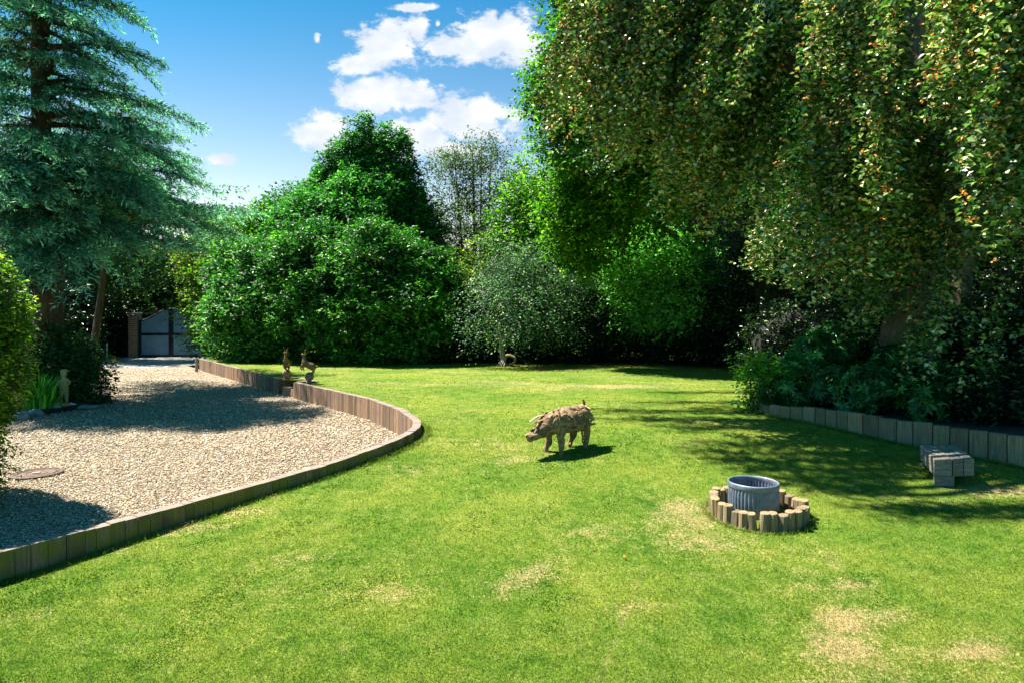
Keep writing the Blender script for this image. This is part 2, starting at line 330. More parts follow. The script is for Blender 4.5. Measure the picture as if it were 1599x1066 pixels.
def crown(name, ells, n, k, leafL, m, parent, twig=.35, aspect=.55, depth=.35, amp=.12, lf=1.2, droop=.3, upn=.55, out=.8, rise=.0, back=.35, gap=-9, hang=.2, zmin=None, bright=0., clump=None, spires=()):
    if clump is None: clump = twig * 1.5
    if clump > 0:
        m_ = max(12, n // 16); C_, O_ = shell_points(ells, m_, depth, amp * 1.3, lf, back, gap); m_ = len(C_); per = int(n / max(m_, 1))
        cs = clump * rng.uniform(.55, 1.5, m_); C_ = C_ + O_ * (clump * .35 * rng.normal(size=m_))[:, None]
        q = rv(m_ * per) * (rng.uniform(.25, 1, m_ * per) ** .5)[:, None] * [1, 1, .62]; ci = np.repeat(np.arange(m_), per)
        P = C_[ci] + q * cs[ci][:, None]; O = unit(O_[ci] * .8 + q * 1.1); cb = np.repeat(rng.normal(size=m_) * .1, per)
    else:
        P, O = shell_points(ells, n, depth, amp, lf, back, gap); cb = np.zeros(len(P))
    for (tip, hh, rr, cnt) in spires:      # upright leaders that break the outline
        f_ = rng.uniform(0, 1, cnt) ** .8; al = rng.uniform(0, 6.283, cnt); rad = rr * (.12 + .88 * f_) * rng.uniform(.3, 1, cnt)
        Ps = np.array(tip) + np.stack([np.cos(al) * rad, np.sin(al) * rad, -hh * f_], 1); Os = unit(np.stack([np.cos(al), np.sin(al), .5 + 0 * al], 1))
        P = np.concatenate([P, Ps]); O = np.concatenate([O, Os]); cb = np.concatenate([cb, np.zeros(cnt)])
    if zmin is not None: q = P[:, 2] > zmin; P, O, cb = P[q], O[q], cb[q]
    D = O * out + rng.normal(size=P.shape) * .35 + UP * rise
    a = spray_leaves(P, D, twig * rng.uniform(.6, 1.3, len(P)), k, leafL, aspect, droop, upn, base=bright, hang=hang); a = (*a[:5], np.clip(a[5] + np.repeat(cb, k), 0, 1))
    return leaf_mesh(name, *a[:3], a[3], a[4], a[5], m, parent)

def core(ells, m, parent, f=.68, zmin=-9):  # added dark solids that stand in for shaded interiors and block see-through
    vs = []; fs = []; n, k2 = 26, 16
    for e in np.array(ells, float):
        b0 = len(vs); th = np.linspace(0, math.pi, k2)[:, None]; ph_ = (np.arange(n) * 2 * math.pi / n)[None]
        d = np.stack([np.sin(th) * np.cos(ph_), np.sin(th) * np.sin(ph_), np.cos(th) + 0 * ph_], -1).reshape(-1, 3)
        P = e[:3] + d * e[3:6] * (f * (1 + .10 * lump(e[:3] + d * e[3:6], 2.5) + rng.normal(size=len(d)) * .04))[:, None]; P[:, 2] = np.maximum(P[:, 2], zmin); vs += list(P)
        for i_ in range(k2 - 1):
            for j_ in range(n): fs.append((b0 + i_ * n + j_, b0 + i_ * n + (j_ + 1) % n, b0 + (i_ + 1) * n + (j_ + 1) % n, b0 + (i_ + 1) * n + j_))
    return np_mesh('shade_core', np.array(vs), np.array(fs), m, parent)
# ------------------------------------------------------------------ place maths (photo pixel + depth -> point)
def at(px, v, Y): return np.array([(px - 799.5) / 1000 * Y, Y, CAMZ - (v - 500) / 1000 * Y])
def on(px, v, z): Y = (CAMZ - z) / ((v - 500) / 1000); return at(px, v, Y)
LY = np.array([-5, 3, 4.57, 5.17, 5.94, 7.09, 7.69, 8.25, 9.17, 10.7, 12.2, 16.8, 25, 200])
LZ = np.array([-.32, -.27, -.22, -.19, -.13, -.05, .03, .10, .23, .32, .35, .36, .40, .40])
_yy = np.linspace(-5, 60, 1301); _zz = np.interp(_yy, LY, LZ); _ker = np.hanning(21); _ker /= _ker.sum()
_zz[10:-10] = np.convolve(_zz, _ker, 'valid')
def zl(y): return np.interp(y, _yy, _zz)
def lawn_pt(px, v):
    Y = 10.
    for _ in range(60): Y = .5 * Y + .5 * (CAMZ - zl(Y)) / ((v - 500) / 1000)
    return np.array([(px - 799.5) / 1000 * Y, Y, zl(Y)])
BY = np.array([-6, 4.57, 5.17, 5.94, 7.09, 7.69, 8.25, 8.75, 9.17, 9.7, 10.7, 12.2, 13.3, 14.1, 15.7, 16.8, 24.6, 40])
BX = np.array([-12.5, -4.57, -4.13, -3.56, -2.83, -2.30, -1.86, -1.52, -1.37, -1.43, -1.85, -2.65, -3.45, -4.03, -5.3, -6.12, -11.95, -23.5])
_by = np.linspace(-6, 40, 2301); _bx = np.interp(_by, BY, BX); _k2 = np.hanning(31); _k2 /= _k2.sum()
_bx[15:-15] = np.convolve(_bx, _k2, 'valid')
def xb(y): return np.interp(y, _by, _bx)
GAP = (15.72, 16.62)
def xl(y):  # lawn's left boundary, stepping back at the garden step
    return np.where(y > 24.6, -11.95 + .05 * 0, xb(y)) + np.where((y > GAP[0]) & (y < GAP[1]), .62, 0.05)
# right wall base line
RW = np.array([lawn_pt(px, v)[:2] for px, v in ((1172, 622), (1178, 636), (1190, 645), (1225, 652.6), (1262.6, 659), (1311, 669.5), (1375, 684.5), (1431, 695.8), (1525, 712.7), (1598, 727.7), (1720, 752), (1950, 800))])
RWT = np.array([.47, .47, .47, .50, .52, .53, .52, .50, .46, .435, .42, .40])

# dry patches
PATCH = [(lawn_pt(px, v), sx, sy, a) for px, v, sx, sy, a in (
    (800, 718, .25, .12, .5), (1075, 800, .35, .5, .6), (1120, 850, .5, .25, .35), (1300, 960, .2, .22, .8), (1320, 900, .1, .4, .6), (1275, 1000, .12, .2, .5), (1420, 960, .2, .15, .3), (200, 1010, .3, .1, .3), (480, 870, .3, .1, .3), (750, 780, .4, .2, .25), (1000, 760, .4, .15, .25), (1300, 868, .12, .18, .6), (1250, 900, .3, .3, .3), (1340, 1020, .2, .25, .6),
    (1530, 1015, .22, .15, .7), (620, 925, .3, .12, .45), (960, 603, 1.0, .5, .55), (1100, 655, .5, .3, .3), (1570, 765, .5, .2, .8), (1470, 790, .3, .2, .3),
    (180, 858, .35, .15, .5), (300, 822, .4, .14, .55), (380, 798, .35, .14, .5), (250, 835, .3, .1, .4), (870, 905, .3, .2, .25), (700, 690, .8, .4, .2), (640, 735, .5, .3, .25),
    (20, 960, .2, .15, .4), (560, 640, .7, .5, .25), (780, 600, 3, .7, .3), (60, 900, .2, .1, .4), (1060, 700, .5, .3, .25), (1500, 725, .3, .2, .6), (930, 830, .3, .2, .3))]
LINES = [((1005, 885), (930, 1075), .045, .95), ((880, 845), (770, 940), .045, .8), ((740, 790), (600, 880), .06, .3)]
LINES = [(lawn_pt(*a)[:2], lawn_pt(*b)[:2], w_, am) for a, b, w_, am in LINES]
def dryness(x, y):
    d = .10 * (np.sin(x * 1.7 + y * .9) + np.sin(y * 2.3 - x * .8 + 1)) + .12 + np.clip((y - 9) / 10, 0, 1) * .22
    for p, sx, sy, a in PATCH: d = d + 1.4 * a * np.exp(-((x - p[0]) / sx) ** 2 - ((y - p[1]) / sy) ** 2)
    for a, b, w_, am in LINES:
        ab = b - a; tt = np.clip(((x - a[0]) * ab[0] + (y - a[1]) * ab[1]) / (ab @ ab), 0, 1)
        dd = np.hypot(x - a[0] - tt * ab[0], y - a[1] - tt * ab[1]); d = d + am * np.exp(-(dd / w_) ** 2)
    # mowing stripes
    d = d + .13 * np.sin((x * .35 + y) * 5.2) * np.clip((y - 5.5) / 4, 0, 1) + .05 * np.sin(x * 5.5 - y * 1.2)
    return d

# ------------------------------------------------------------------ setting
ys = np.unique(np.concatenate([np.linspace(-6, 4, 12), np.arange(4, 12, .12), np.arange(12, 26, .4), np.linspace(26, 60, 12), [GAP[0], GAP[0] + .01, GAP[1], GAP[1] + .01]]))
tt_ = np.linspace(0, 1, 90) ** 1.6
X0 = xl(ys); Xr = np.full_like(ys, 45.)
GX = X0[:, None] + (Xr - X0)[:, None] * tt_[None]; GY = np.repeat(ys[:, None], 90, 1)
Vv = np.stack([GX, GY, zl(GY)], -1).reshape(-1, 3)
i, j = np.meshgrid(np.arange(len(ys) - 1), np.arange(89), indexing='ij'); b = (i * 90 + j).ravel()
o = np_mesh('lawn', Vv, np.stack([b, b + 1, b + 91, b + 90], 1), M['lawn'], None, {'dry': ('POINT', dryness(Vv[:, 0], Vv[:, 1]))}, True)
tag(o, kind='structure')
# far ground everywhere below
o = np_mesh('ground', [(-250, -60, -.6), (250, -60, -.6), (250, 400, -.6), (-250, 400, -.6)], [(0, 1, 2, 3)], M['soil']); tag(o, kind='structure')
# gravel drive
ys = np.concatenate([np.arange(-6, 34, .4)]); X1 = xb(ys) + np.where((ys > GAP[0]) & (ys < GAP[1]), .0, .03); X0 = np.full_like(ys, -45.)
Vv = np.stack([np.stack([X0 + (X1 - X0) * q, ys, 0 * ys], -1) for q in np.linspace(0, 1, 20)], 1).reshape(-1, 3)
i, j = np.meshgrid(np.arange(len(ys) - 1), np.arange(19), indexing='ij'); b = (i * 20 + j).ravel()
o = np_mesh('gravel_drive', Vv, np.stack([b, b + 1, b + 21, b + 20], 1), M['gravel']); tag(o, kind='structure')
# concrete apron before the gate
ap = [(-20.5, 25.5), (-17.6, 25.2), (-14.2, 25.9), (-13.2, 28), (-13.5, 36), (-24, 36), (-22, 28)]
me = MB(); me.add([(x, y, .006) for x, y in ap], [tuple(range(len(ap)))]); tag(me.build('apron_paving', M['apron']), kind='structure')
# planting-bed soil: left bed
lb = [on(px, v, .05)[:2] for px, v in ((-250, 700), (-60, 668), (30, 648), (85, 641), (130, 634), (165, 624), (172, 612), (158, 595), (150, 580), (140, 568), (120, 562))]
me = MB(); top = [(x, y, .05 + (.05 if i not in (0, 10) else 0)) for i, (x, y) in enumerate(lb)] + [(-40, 30, .1), (-40, 8, .1)]
me.add(top, [tuple(range(len(top)))]); me.add([(x, y, -.02) for x, y in lb] + top[:len(lb)], [(i, i + 1, len(lb) + i + 1, len(lb) + i) for i in range(len(lb) - 1)])
tag(me.build('bed_soil', M['soil']), kind='structure')
# right bed soil: behind the sleeper wall
me = MB(); n = len(RW); top = [(RW[i][0] + .09, RW[i][1] + .03, RWT[i] - .05) for i in range(n)]
top2 = [(8.5, 22, .5), (40, 22, .6), (40, 3, .5)]
me.add([top[0], *top2[:2]] , [(0, 1, 2)]); me.add(top + [top2[2], top2[1]], [tuple(range(n + 2))[::-1]])
me.add(top, [])
tag(me.build('border_soil', M['soil']), kind='structure')

# grass blades (mown turf)
NB = 500000
px = rng.uniform(-200, 2150, NB); v = 575 + 575 * rng.uniform(0, 1, NB) ** .9
tab_v = np.linspace(1200, 570, 600); tab_y = np.array([lawn_pt(800, q)[1] for q in tab_v]); Y = np.interp(-v, -tab_v, tab_y)
X = (px - 799.5) / 1000 * Y
rwx = np.interp(Y, RW[::-1, 1], RW[::-1, 0]); edge = (X > xl(Y) + .09) & ((X < rwx - .04) | (Y > 12.6))
Ex, Ey = [], []
for q in np.arange(0, 1, 1 / 9000):     # longer tufts at the foot of the timber edging
    yq = 4 + q * 6; Ex.append(xb(yq) + .10 + abs(rng.normal()) * .05); Ey.append(yq + rng.normal() * .02)
for q in np.arange(0, 1, 1 / 5000):
    u = q * (len(RW) - 1.001); k_ = int(u); pq = RW[k_] * (1 - u + k_) + RW[k_ + 1] * (u - k_); Ex.append(pq[0] - .05 - abs(rng.normal()) * .03); Ey.append(pq[1] - .06 - abs(rng.normal()) * .03)
ring_c = lawn_pt(1183, 803)
for q in rng.uniform(0, 6.283, 2600): rr = .495 + abs(rng.normal()) * .025; Ex.append(ring_c[0] + rr * math.cos(q)); Ey.append(ring_c[1] + rr * math.sin(q))
ne = len(Ex)
X = np.concatenate([X[edge], Ex]); Y = np.concatenate([Y[edge], Ey]); n = len(X)
ln = np.zeros(n); ln[-ne:] = 1
h = rng.uniform(.008, .022, n) * (1 + (Y > 8) * .3) * (1 + ln * rng.uniform(0, 1.6, n)); wd = .0022 * np.clip(Y / 4, 1, 4.5) * rng.uniform(.7, 1.4, n)
cl = (lump(np.stack([X, Y, 0 * X], 1), 3.1) > .55) & (rng.uniform(0, 1, n) < .5); wd = np.where(cl, wd * 2.6, wd); h = np.where(cl, h * .7, h)
a = rng.uniform(0, 6.283, n); lean = rng.uniform(.3, 1.6, n) * h; a2 = rng.uniform(0, 6.283, n)
Z = zl(Y)
V0 = np.stack([X - np.cos(a) * wd, Y - np.sin(a) * wd, Z - .003], 1); V1 = np.stack([X + np.cos(a) * wd, Y + np.sin(a) * wd, Z - .003], 1)
V2 = np.stack([X + np.cos(a2) * lean, Y + np.sin(a2) * lean, Z + h], 1)
Vv = np.stack([V0, V1, V2], 1).reshape(-1, 3); F = np.arange(3 * n).reshape(-1, 3)
o = np_mesh('grass', Vv, F, M['blade'], None, {'rnd': ('FACE', np.where(cl, rng.uniform(0, .5, n), rng.uniform(0, 1, n))), 'dry': ('FACE', dryness(X, Y) - .1 - cl * .2)})
tag(o, 'short mown grass blades covering the lawn', 'grass', kind='stuff')
# loose pebbles
NP = 140000
px = rng.uniform(-260, 720, NP); v = 560 + 400 * rng.uniform(0, 1, NP); Y = CAMZ / ((v - 500) / 1000); X = (px - 799.5) / 1000 * Y
k = (X < xb(Y) - .07) & (Y > 4.2) & ~((Y > 25)); X, Y = X[k], Y[k]
from_bed = np.array([True] * len(X)); bedx = np.interp(Y, np.array([p[1] for p in lb]), np.array([p[0] for p in lb]), left=-99); from_bed = X > bedx; X, Y = X[from_bed], Y[from_bed]
n = len(X); s = rng.uniform(.006, .0135, n) * np.clip(Y / 6, 1, 2.0); a = rng.uniform(0, 6.28, n)
ca, sa = np.cos(a), np.sin(a); s2 = s * rng.uniform(.5, .9, n); s3 = s * rng.uniform(.3, .6, n); tl = rng.normal(size=n) * .35
O_ = np.stack([X, Y, s3 * .6 + rng.uniform(0, .006, n)], 1); ax = np.stack([ca, sa, tl], 1) * s[:, None]; bx = np.stack([-sa, ca, rng.normal(size=n) * .3], 1) * s2[:, None]; cx = np.stack([0 * s, 0 * s, s3], 1)
Vv = np.stack([O_ + ax, O_ + bx, O_ - ax, O_ - bx, O_ + cx, O_ - cx], 1).reshape(-1, 3); b = np.arange(n)[:, None] * 6
F = np.concatenate([b + q for q in ([0, 1, 4], [1, 2, 4], [2, 3, 4], [3, 0, 4], [1, 0, 5], [2, 1, 5], [3, 2, 5], [0, 3, 5])], 1).reshape(-1, 3)
o = np_mesh('pebbles', Vv, F, M['pebble'], None, {'rnd': ('FACE', np.repeat(np.clip(rng.normal(.55, .27, n), 0, 1), 8))})
tag(o, 'loose beige and grey pebbles lying over the driveway', 'gravel', kind='stuff')

# ------------------------------------------------------------------ timber edging
ETY = [-6, 4.57, 5.17, 5.94, 7.09, 7.69, 8.25, 9.17, 10.7, 12.2, 14, 17, 24.6]
ETZ = [.05, .05, .05, .07, .10, .16, .24, .37, .42, .405, .39, .388, .43]
def edging(name, y0, y1, label, fine, wid=.11, th=.06):
    yq = np.arange(y0, y1, .01); xq = xb(yq); s = np.concatenate([[0], np.cumsum(np.hypot(np.diff(xq), np.diff(yq)))])
    mb = MB(); p = 0.
    while p < s[-1] - .03:
        wq = wid * rng.uniform(.75, 1.35); q = min(p + wq, s[-1])
        ya, yb_ = np.interp(p + .0015, s, yq), np.interp(q - .0015, s, yq); xa, xc = xb(ya), xb(yb_)
        d = np.array([xc - xa, yb_ - ya]); d /= np.linalg.norm(d); nn = np.array([d[1], -d[0]])   # towards the lawn
        jz = rng.uniform(-.004, .004); jn = rng.uniform(-.004, .004)
        A = np.array([xa, ya]) + nn * jn; B = np.array([xc, yb_]) + nn * jn; zt0 = np.interp(ya, ETY, ETZ) + jz; zt1 = np.interp(yb_, ETY, ETZ) + jz
        zb = -.4; o1 = nn * th; o2 = -nn * th
        c = [(*(A + o2), zb), (*(A + o1), zb), (*(B + o1), zb), (*(B + o2), zb), (*(A + o2), zt0), (*(A + o1), zt0), (*(B + o1), zt1), (*(B + o2), zt1)]
        mb.hexa(c, rng.uniform(0, 1), 1.0 if (ya < 8.9) else (.25 if rng.uniform() < .2 else .0)); p = q
    o = mb.build(name, M['plank'], None, bevel=.003); return tag(o, label, 'retaining wall')
edging('timber_wall', .5, 15.7, 'long curved wall of upright timber planks sweeping round the gravel from the front left to the garden step', True)
edging('timber_wall', 16.68, 24.6, 'straight brown timber plank wall running back from the garden step towards the gate', True)
# garden step between the walls
st = empty('garden_step', (xb(16.2), 16.2, 0), 'timber step set in the gap between the two plank walls beneath the goat statues', 'step')
d = np.array([xb(16.6) - xb(15.8), .8]); d /= np.linalg.norm(d); nn = np.array([d[1], -d[0]])
DX, NX = (d[0], d[1], 0), (nn[0], nn[1], 0)
c0 = np.array([xb(16.2), 16.2, 0])
def sb(cd, cn, z0, z1, hd, hn, r, name, moss=0):
    mb = MB(); mb.box(c0 + np.array(DX) * cd + np.array(NX) * cn + np.array([0, 0, (z0 + z1) / 2]), (hd, hn, (z1 - z0) / 2), (DX, NX, (0, 0, 1)), r, moss); mb.build(name, M['plank'], st, bevel=.008)
sb(-.0, .17, -.1, .19, .50, .16, .8, 'tread'); sb(0, .52, -.1, .385, .62, .06, .2, 'riser', .6)
sb(.60, .26, -.1, .40, .05, .22, .3, 'side_board', .8); sb(-.60, .26, -.1, .40, .05, .22, .4, 'side_board', .3)

# sleeper wall at the right
rw = empty('sleeper_wall', (RW[5][0], RW[5][1], zl(RW[5][1])), 'low wall of upright grey sleepers holding back the dark shrub border', 'retaining wall')
s = np.concatenate([[0], np.cumsum(np.hypot(*np.diff(RW, axis=0).T))]); p = 0.
while p < s[-1] - .05:
    q = min(p + rng.uniform(.17, .24), s[-1]); g_ = .005
    A = np.array([np.interp(p + g_, s, RW[:, 0]), np.interp(p + g_, s, RW[:, 1])]); B = np.array([np.interp(q - g_, s, RW[:, 0]), np.interp(q - g_, s, RW[:, 1])])
    dd = (B - A) / np.linalg.norm(B - A); nn_ = np.array([-dd[1], dd[0]]); 
    zt = np.interp((p + q) / 2, s, RWT) + rng.uniform(-.012, .012); mb = MB(); jn = nn_ * rng.uniform(-.008, .008); A = A + jn; B = B + jn; ob = nn_ * .11
    zb = zl(A[1]) - .15
    mb.hexa([(*A, zb), (*B, zb), (*(B + ob), zb), (*(A + ob), zb), (*A, zt), (*B, zt), (*(B + ob), zt), (*(A + ob), zt)], rng.uniform(.1, .95), rng.uniform(0, 1) if rng.uniform() < .6 else 0)
    mb.build('sleeper', M['sleeper'], rw, bevel=.007); p = q

# ------------------------------------------------------------------ fire-pit ring and tub
rc = ring_c; ring = empty('log_ring', tuple(rc), 'low circle of short upright round logs standing in the lawn around the metal tub', 'log edging')
NLOG = 31
for i_ in range(NLOG):
    q = i_ * 2 * math.pi / NLOG + rng.uniform(-.006, .006); rr = .432 + rng.uniform(-.006, .006); lr = .0465 * rng.uniform(.95, 1.06)
    x, y = rc[0] + rr * math.cos(q), rc[1] + rr * math.sin(q); hgt = .165 + rng.uniform(-.022, .022); z0 = zl(y) - .05
    tx, ty = rng.normal() * .008, rng.normal() * .008
    mb = MB(); n = 14; vs = []; fs = []
    rj = 1 + rng.normal(size=n) * .05
    for zz, sc in ((z0, 1.03), (z0 + .05 + hgt * .5, 1.0), (z0 + .05 + hgt - .008, 1.0), (z0 + .05 + hgt, .9)):
        f_ = (zz - z0) / .2
        for j_ in range(n): al = j_ * 2 * math.pi / n; vs.append((x + tx * f_ + lr * sc * rj[j_] * math.cos(al), y + ty * f_ + lr * sc * rj[j_] * math.sin(al), zz + (.004 * math.cos(al - 1) if sc < 1 else 0)))
    for k_ in range(3):
        for j_ in range(n): fs.append((k_ * n + j_, k_ * n + (j_ + 1) % n, (k_ + 1) * n + (j_ + 1) % n, (k_ + 1) * n + j_))
    fs.append(tuple(3 * n + j_ for j_ in range(n)))
    mb.add(vs, fs, rng.uniform(.2, 1), .5); mb.build('log', M['log'], ring, smooth=False)
tb = empty('metal_tub', (rc[0] - .005, rc[1] + .1, zl(rc[1])), 'fluted galvanised metal tub with blue grey sides standing inside the ring of logs', 'tub')
tc_ = np.array(tb.location); tz = .02; hT = .315
mb = MB(); n = 252; vs = []; fs = []
prof = [(.238, -.04), (.242, .03), (.245, .05), (.247, .12), (.247, .2), (.243, hT - .045), (.243, hT - .04)]
for k_, (rr, z) in enumerate(prof):
    for j_ in range(n):
        al = j_ * 2 * math.pi / n; fl = (.006 * math.cos(al * 42)) if 2 <= k_ <= 5 else 0
        vs.append((tc_[0] + (rr + fl) * math.cos(al), tc_[1] + (rr + fl) * math.sin(al), tc_[2] + z))
for k_ in range(len(prof) - 1):
    for j_ in range(n): fs.append((k_ * n + j_, k_ * n + (j_ + 1) % n, (k_ + 1) * n + (j_ + 1) % n, (k_ + 1) * n + j_))
m0 = len(vs)
for (rr, z) in ((.238, hT - .04), (.238, .05)):
    for j_ in range(n):
        al = j_ * 2 * math.pi / n; fl = .004 * math.cos(al * 42); vs.append((tc_[0] + (rr + fl) * math.cos(al), tc_[1] + (rr + fl) * math.sin(al), tc_[2] + z))
for j_ in range(n): fs.append((m0 + j_, m0 + n + j_, m0 + n + (j_ + 1) % n, m0 + (j_ + 1) % n))
mb.add(vs, fs); mb.build('barrel', M['zinc'], tb, smooth=True)
mb = MB(); mb.lathe(tc_ + [0, 0, hT], [(.240, -.055), (.250, -.055), (.254, -.045), (.254, -.012), (.252, 0), (.246, .006), (.239, 0), (.237, -.012), (.237, -.05), (.240, -.055)], 64); mb.build('rim', M['zinc'], tb, smooth=True)
mb = MB(); mb.lathe(tc_, [(.0001, .075), (.1, .08), (.2, .07), (.2365, .06)], 32); mb.build('soil_fill', M['soil'], tb, smooth=True)

# ------------------------------------------------------------------ bench of sleepers
bz = .305
FL, BL = on(1459, 717, bz), on(1435, 694, bz); FR, BR = on(1521, 716, bz), on(1494, 694, bz)
axL = unit((BL - FL) + (BR - FR)); mid = (FL + FR + BL + BR) / 4; wdv = np.array([1., 0, 0]); LENB = .5 * np.linalg.norm(BL - FL) + .5 * np.linalg.norm(BR - FR); WB = .47
bn = empty('sleeper_bench', (mid[0], mid[1], zl(mid[1])), 'short grey weathered bench of thick timber beams standing by the sleeper wall', 'bench')
x_ = -WB / 2; 
for i_, ww in enumerate((.215, .125, .13)):
    mb = MB(); c = np.array([mid[0], mid[1], bz - .095 - (.004 if i_ == 1 else 0)]) + wdv * (x_ + ww / 2) + axL * rng.uniform(-.004, .004)
    mb.box(c, (ww / 2 - .0035, LENB / 2, .095), (wdv, axL, (0, 0, 1)), (.6, .35, .5)[i_], .2); mb.build('seat_beam', M['bench'], bn, bevel=.008); x_ += ww
for sgn in (-1, 1):
    mb = MB(); c = np.array([mid[0], mid[1], 0]) + axL * sgn * LENB * .40 - wdv * .10; z0 = zl(c[1]) - .05; c[2] = (z0 + bz - .19) / 2
    mb.box(c, (.11, .065, (bz - .19 - z0) / 2 - .001), (wdv, axL, (0, 0, 1)), .5, .4); mb.build('leg', M['bench'], bn, bevel=.008)

# ------------------------------------------------------------------ skin helper (sculpted figures)
def skin(name, verts, edges, rad, m, parent, sub=2):
    o0 = origin(parent); me = bpy.data.meshes.new(name); me.from_pydata([tuple(np.array(v) - o0) for v in verts], edges, []); me.update()
    o = link(name, me, m, parent); md = o.modifiers.new('skin', 'SKIN'); md.use_smooth_shade = True
    sv = me.skin_vertices[0].data
    for i_, r_ in enumerate(rad): sv[i_].radius = (r_, r_) if not hasattr(r_, '__len__') else r_; sv[i_].use_root = (i_ == 0)
    s_ = o.modifiers.new('sub', 'SUBSURF'); s_.levels = sub; s_.render_levels = sub
    return o
def chain(*cs):
    """cs: list of chains of (index or point,radius)"""
    V_, E_, R_ = [], [], []
    for c in cs:
        prev = None
        for item in c:
            if isinstance(item, int): idx = item
            else: V_.append(item[0]); R_.append(item[1]); idx = len(V_) - 1
            if prev is not None: E_.append((prev, idx))
            prev = idx
    return V_, E_, R_

# ------------------------------------------------------------------ driftwood pig
pf = (lawn_pt(876.5, 710) + lawn_pt(853, 704.5)) / 2; ph = (lawn_pt(915, 698.5) + lawn_pt(890, 697)) / 2
pc = (pf + ph) / 2; F_ = unit(np.array([pf[0] - ph[0], pf[1] - ph[1], 0])); S_ = np.array([F_[1], -F_[0], 0])   # S_: pig's right/left side
if S_[0] < 0: S_ = -S_      # towards camera right
pig = empty('driftwood_pig', tuple(pc), 'rustic pig sculpture made of driftwood pieces standing alone in the middle of the lawn', 'sculpture')
def PP(f, s_, u): return pc + F_ * f * .82 + S_ * s_ * .84 + UP * (.395 + (u - .37) * .9)
def ribbon_body(mb, sect, n=20, r=.35, seedamp=.06):
    vs = []; fs = []
    for (f, s_, u, rs, ru) in sect:
        for j_ in range(n):
            al = j_ * 2 * math.pi / n; k_ = 1 + seedamp * rng.uniform(-1, 1); vs.append(PP(f, s_ + math.cos(al) * rs * k_, u + math.sin(al) * ru * k_))
    for k_ in range(len(sect) - 1):
        for j_ in range(n): fs.append((k_ * n + j_, k_ * n + (j_ + 1) % n, (k_ + 1) * n + (j_ + 1) % n, (k_ + 1) * n + j_))
    fs.append(tuple(range(n))); fs.append(tuple((len(sect) - 1) * n + j_ for j_ in range(n)))
    mb.add(vs, fs, r, .3)
def slab(mb, p, a, nrm, L, wd, th, r, moss=0):
    a = unit(a); nrm = unit(nrm - (nrm @ a) * a); s_ = np.cross(a, nrm); n = 8; segs = 6; vs = []; fs = []
    j1, j2 = rng.normal() * .05 * L, rng.normal() * .02 * L
    for k_ in range(segs):
        t_ = k_ / (segs - 1); sc = (math.sin(math.pi * (.12 + .76 * t_))) ** .6
        c_ = p + a * L * (t_ - .5) + s_ * j1 * math.sin(t_ * 3) + nrm * (j2 * math.sin(t_ * 4) - .55 * L * (t_ - .5) ** 2)
        for j_ in range(n):
            al = j_ * 2 * math.pi / n; q_ = 1 + rng.uniform(-.16, .16); vs.append(c_ + s_ * math.cos(al) * wd * sc * q_ + nrm * math.sin(al) * th * sc * q_)
    for k_ in range(segs - 1):
        for j_ in range(n): fs.append((k_ * n + j_, k_ * n + (j_ + 1) % n, (k_ + 1) * n + (j_ + 1) % n, (k_ + 1) * n + j_))
    fs.append(tuple(range(n))); fs.append(tuple((segs - 1) * n + j_ for j_ in range(n)))
    mb.add(vs, fs, r, moss)
body = [(-.43, 0, .36, .07, .10), (-.39, 0, .37, .15, .18), (-.30, 0, .385, .19, .20), (-.15, 0, .385, .205, .20), (0, 0, .38, .205, .195), (.15, 0, .37, .195, .19), (.28, 0, .36, .16, .16), (.34, 0, .35, .09, .10)]
head = [(.20, 0, .37, .17, .185), (.32, 0, .36, .165, .18), (.45, 0, .315, .135, .155), (.58, 0, .25, .09, .10), (.68, 0, .205, .056, .058), (.73, 0, .19, .05, .05)]
def slabs_on(mb, sect, count, Lr, wr, ang, seed_r=(.0, 1)):
    arr = np.array(sect)
    for _ in range(count):
        f = rng.uniform(arr[0, 0] + .02, arr[-1, 0] - .03); row = [np.interp(f, arr[:, 0], arr[:, i_]) for i_ in range(5)]
        al = rng.uniform(-.7, math.pi + .7); nrm = F_ * 0 + S_ * math.cos(al) / row[3] + UP * math.sin(al) / row[4]; nrm = unit(nrm)
        p = PP(f, row[1] + math.cos(al) * row[3] * .97, row[2] + math.sin(al) * row[4] * .97); tang = unit(-S_ * math.sin(al) * row[3] + UP * math.cos(al) * row[4])
        th = ang + rng.normal() * .22; a_ = F_ * math.cos(th) + tang * math.sin(th) * (1 if math.cos(al) > 0 else -1)
        if rng.uniform() < .18: a_ = tang + F_ * rng.normal() * .3
        slab(mb, p + nrm * rng.uniform(-.004, .007), a_, nrm, rng.uniform(*Lr), rng.uniform(*wr), rng.uniform(.009, .014), rng.uniform(*seed_r), rng.uniform(0, .7))
mb = MB(); ribbon_body(mb, [(a_, b_, c_, d_ * .92, e_ * .92) for a_, b_, c_, d_, e_ in body], r=.0); slabs_on(mb, body, 120, (.16, .38), (.016, .034), .05); mb.build('body', M['drift'], pig)
mb = MB(); ribbon_body(mb, [(a_, b_, c_, d_ * .92, e_ * .92) for a_, b_, c_, d_, e_ in head], r=.05); slabs_on(mb, head, 60, (.12, .24), (.014, .026), -.1, (.2, 1)); hd = mb.build('head', M['drift'], pig)
mb = MB(); mb.tube([PP(.68, 0, .21), PP(.745, 0, .185), PP(.765, 0, .178)], [.054, .062, .054], 12, .35); mb.build('snout', M['drift'], hd)
for k_, px0 in ((-1, (.16, -.17, .20)), (1, (.16, .17, .20))):
    pass
legs = [(876.5, 710, .18, .12), (853, 704.5, .18, -.12), (915, 698.5, -.30, .12), (890, 697, -.30, -.12)]
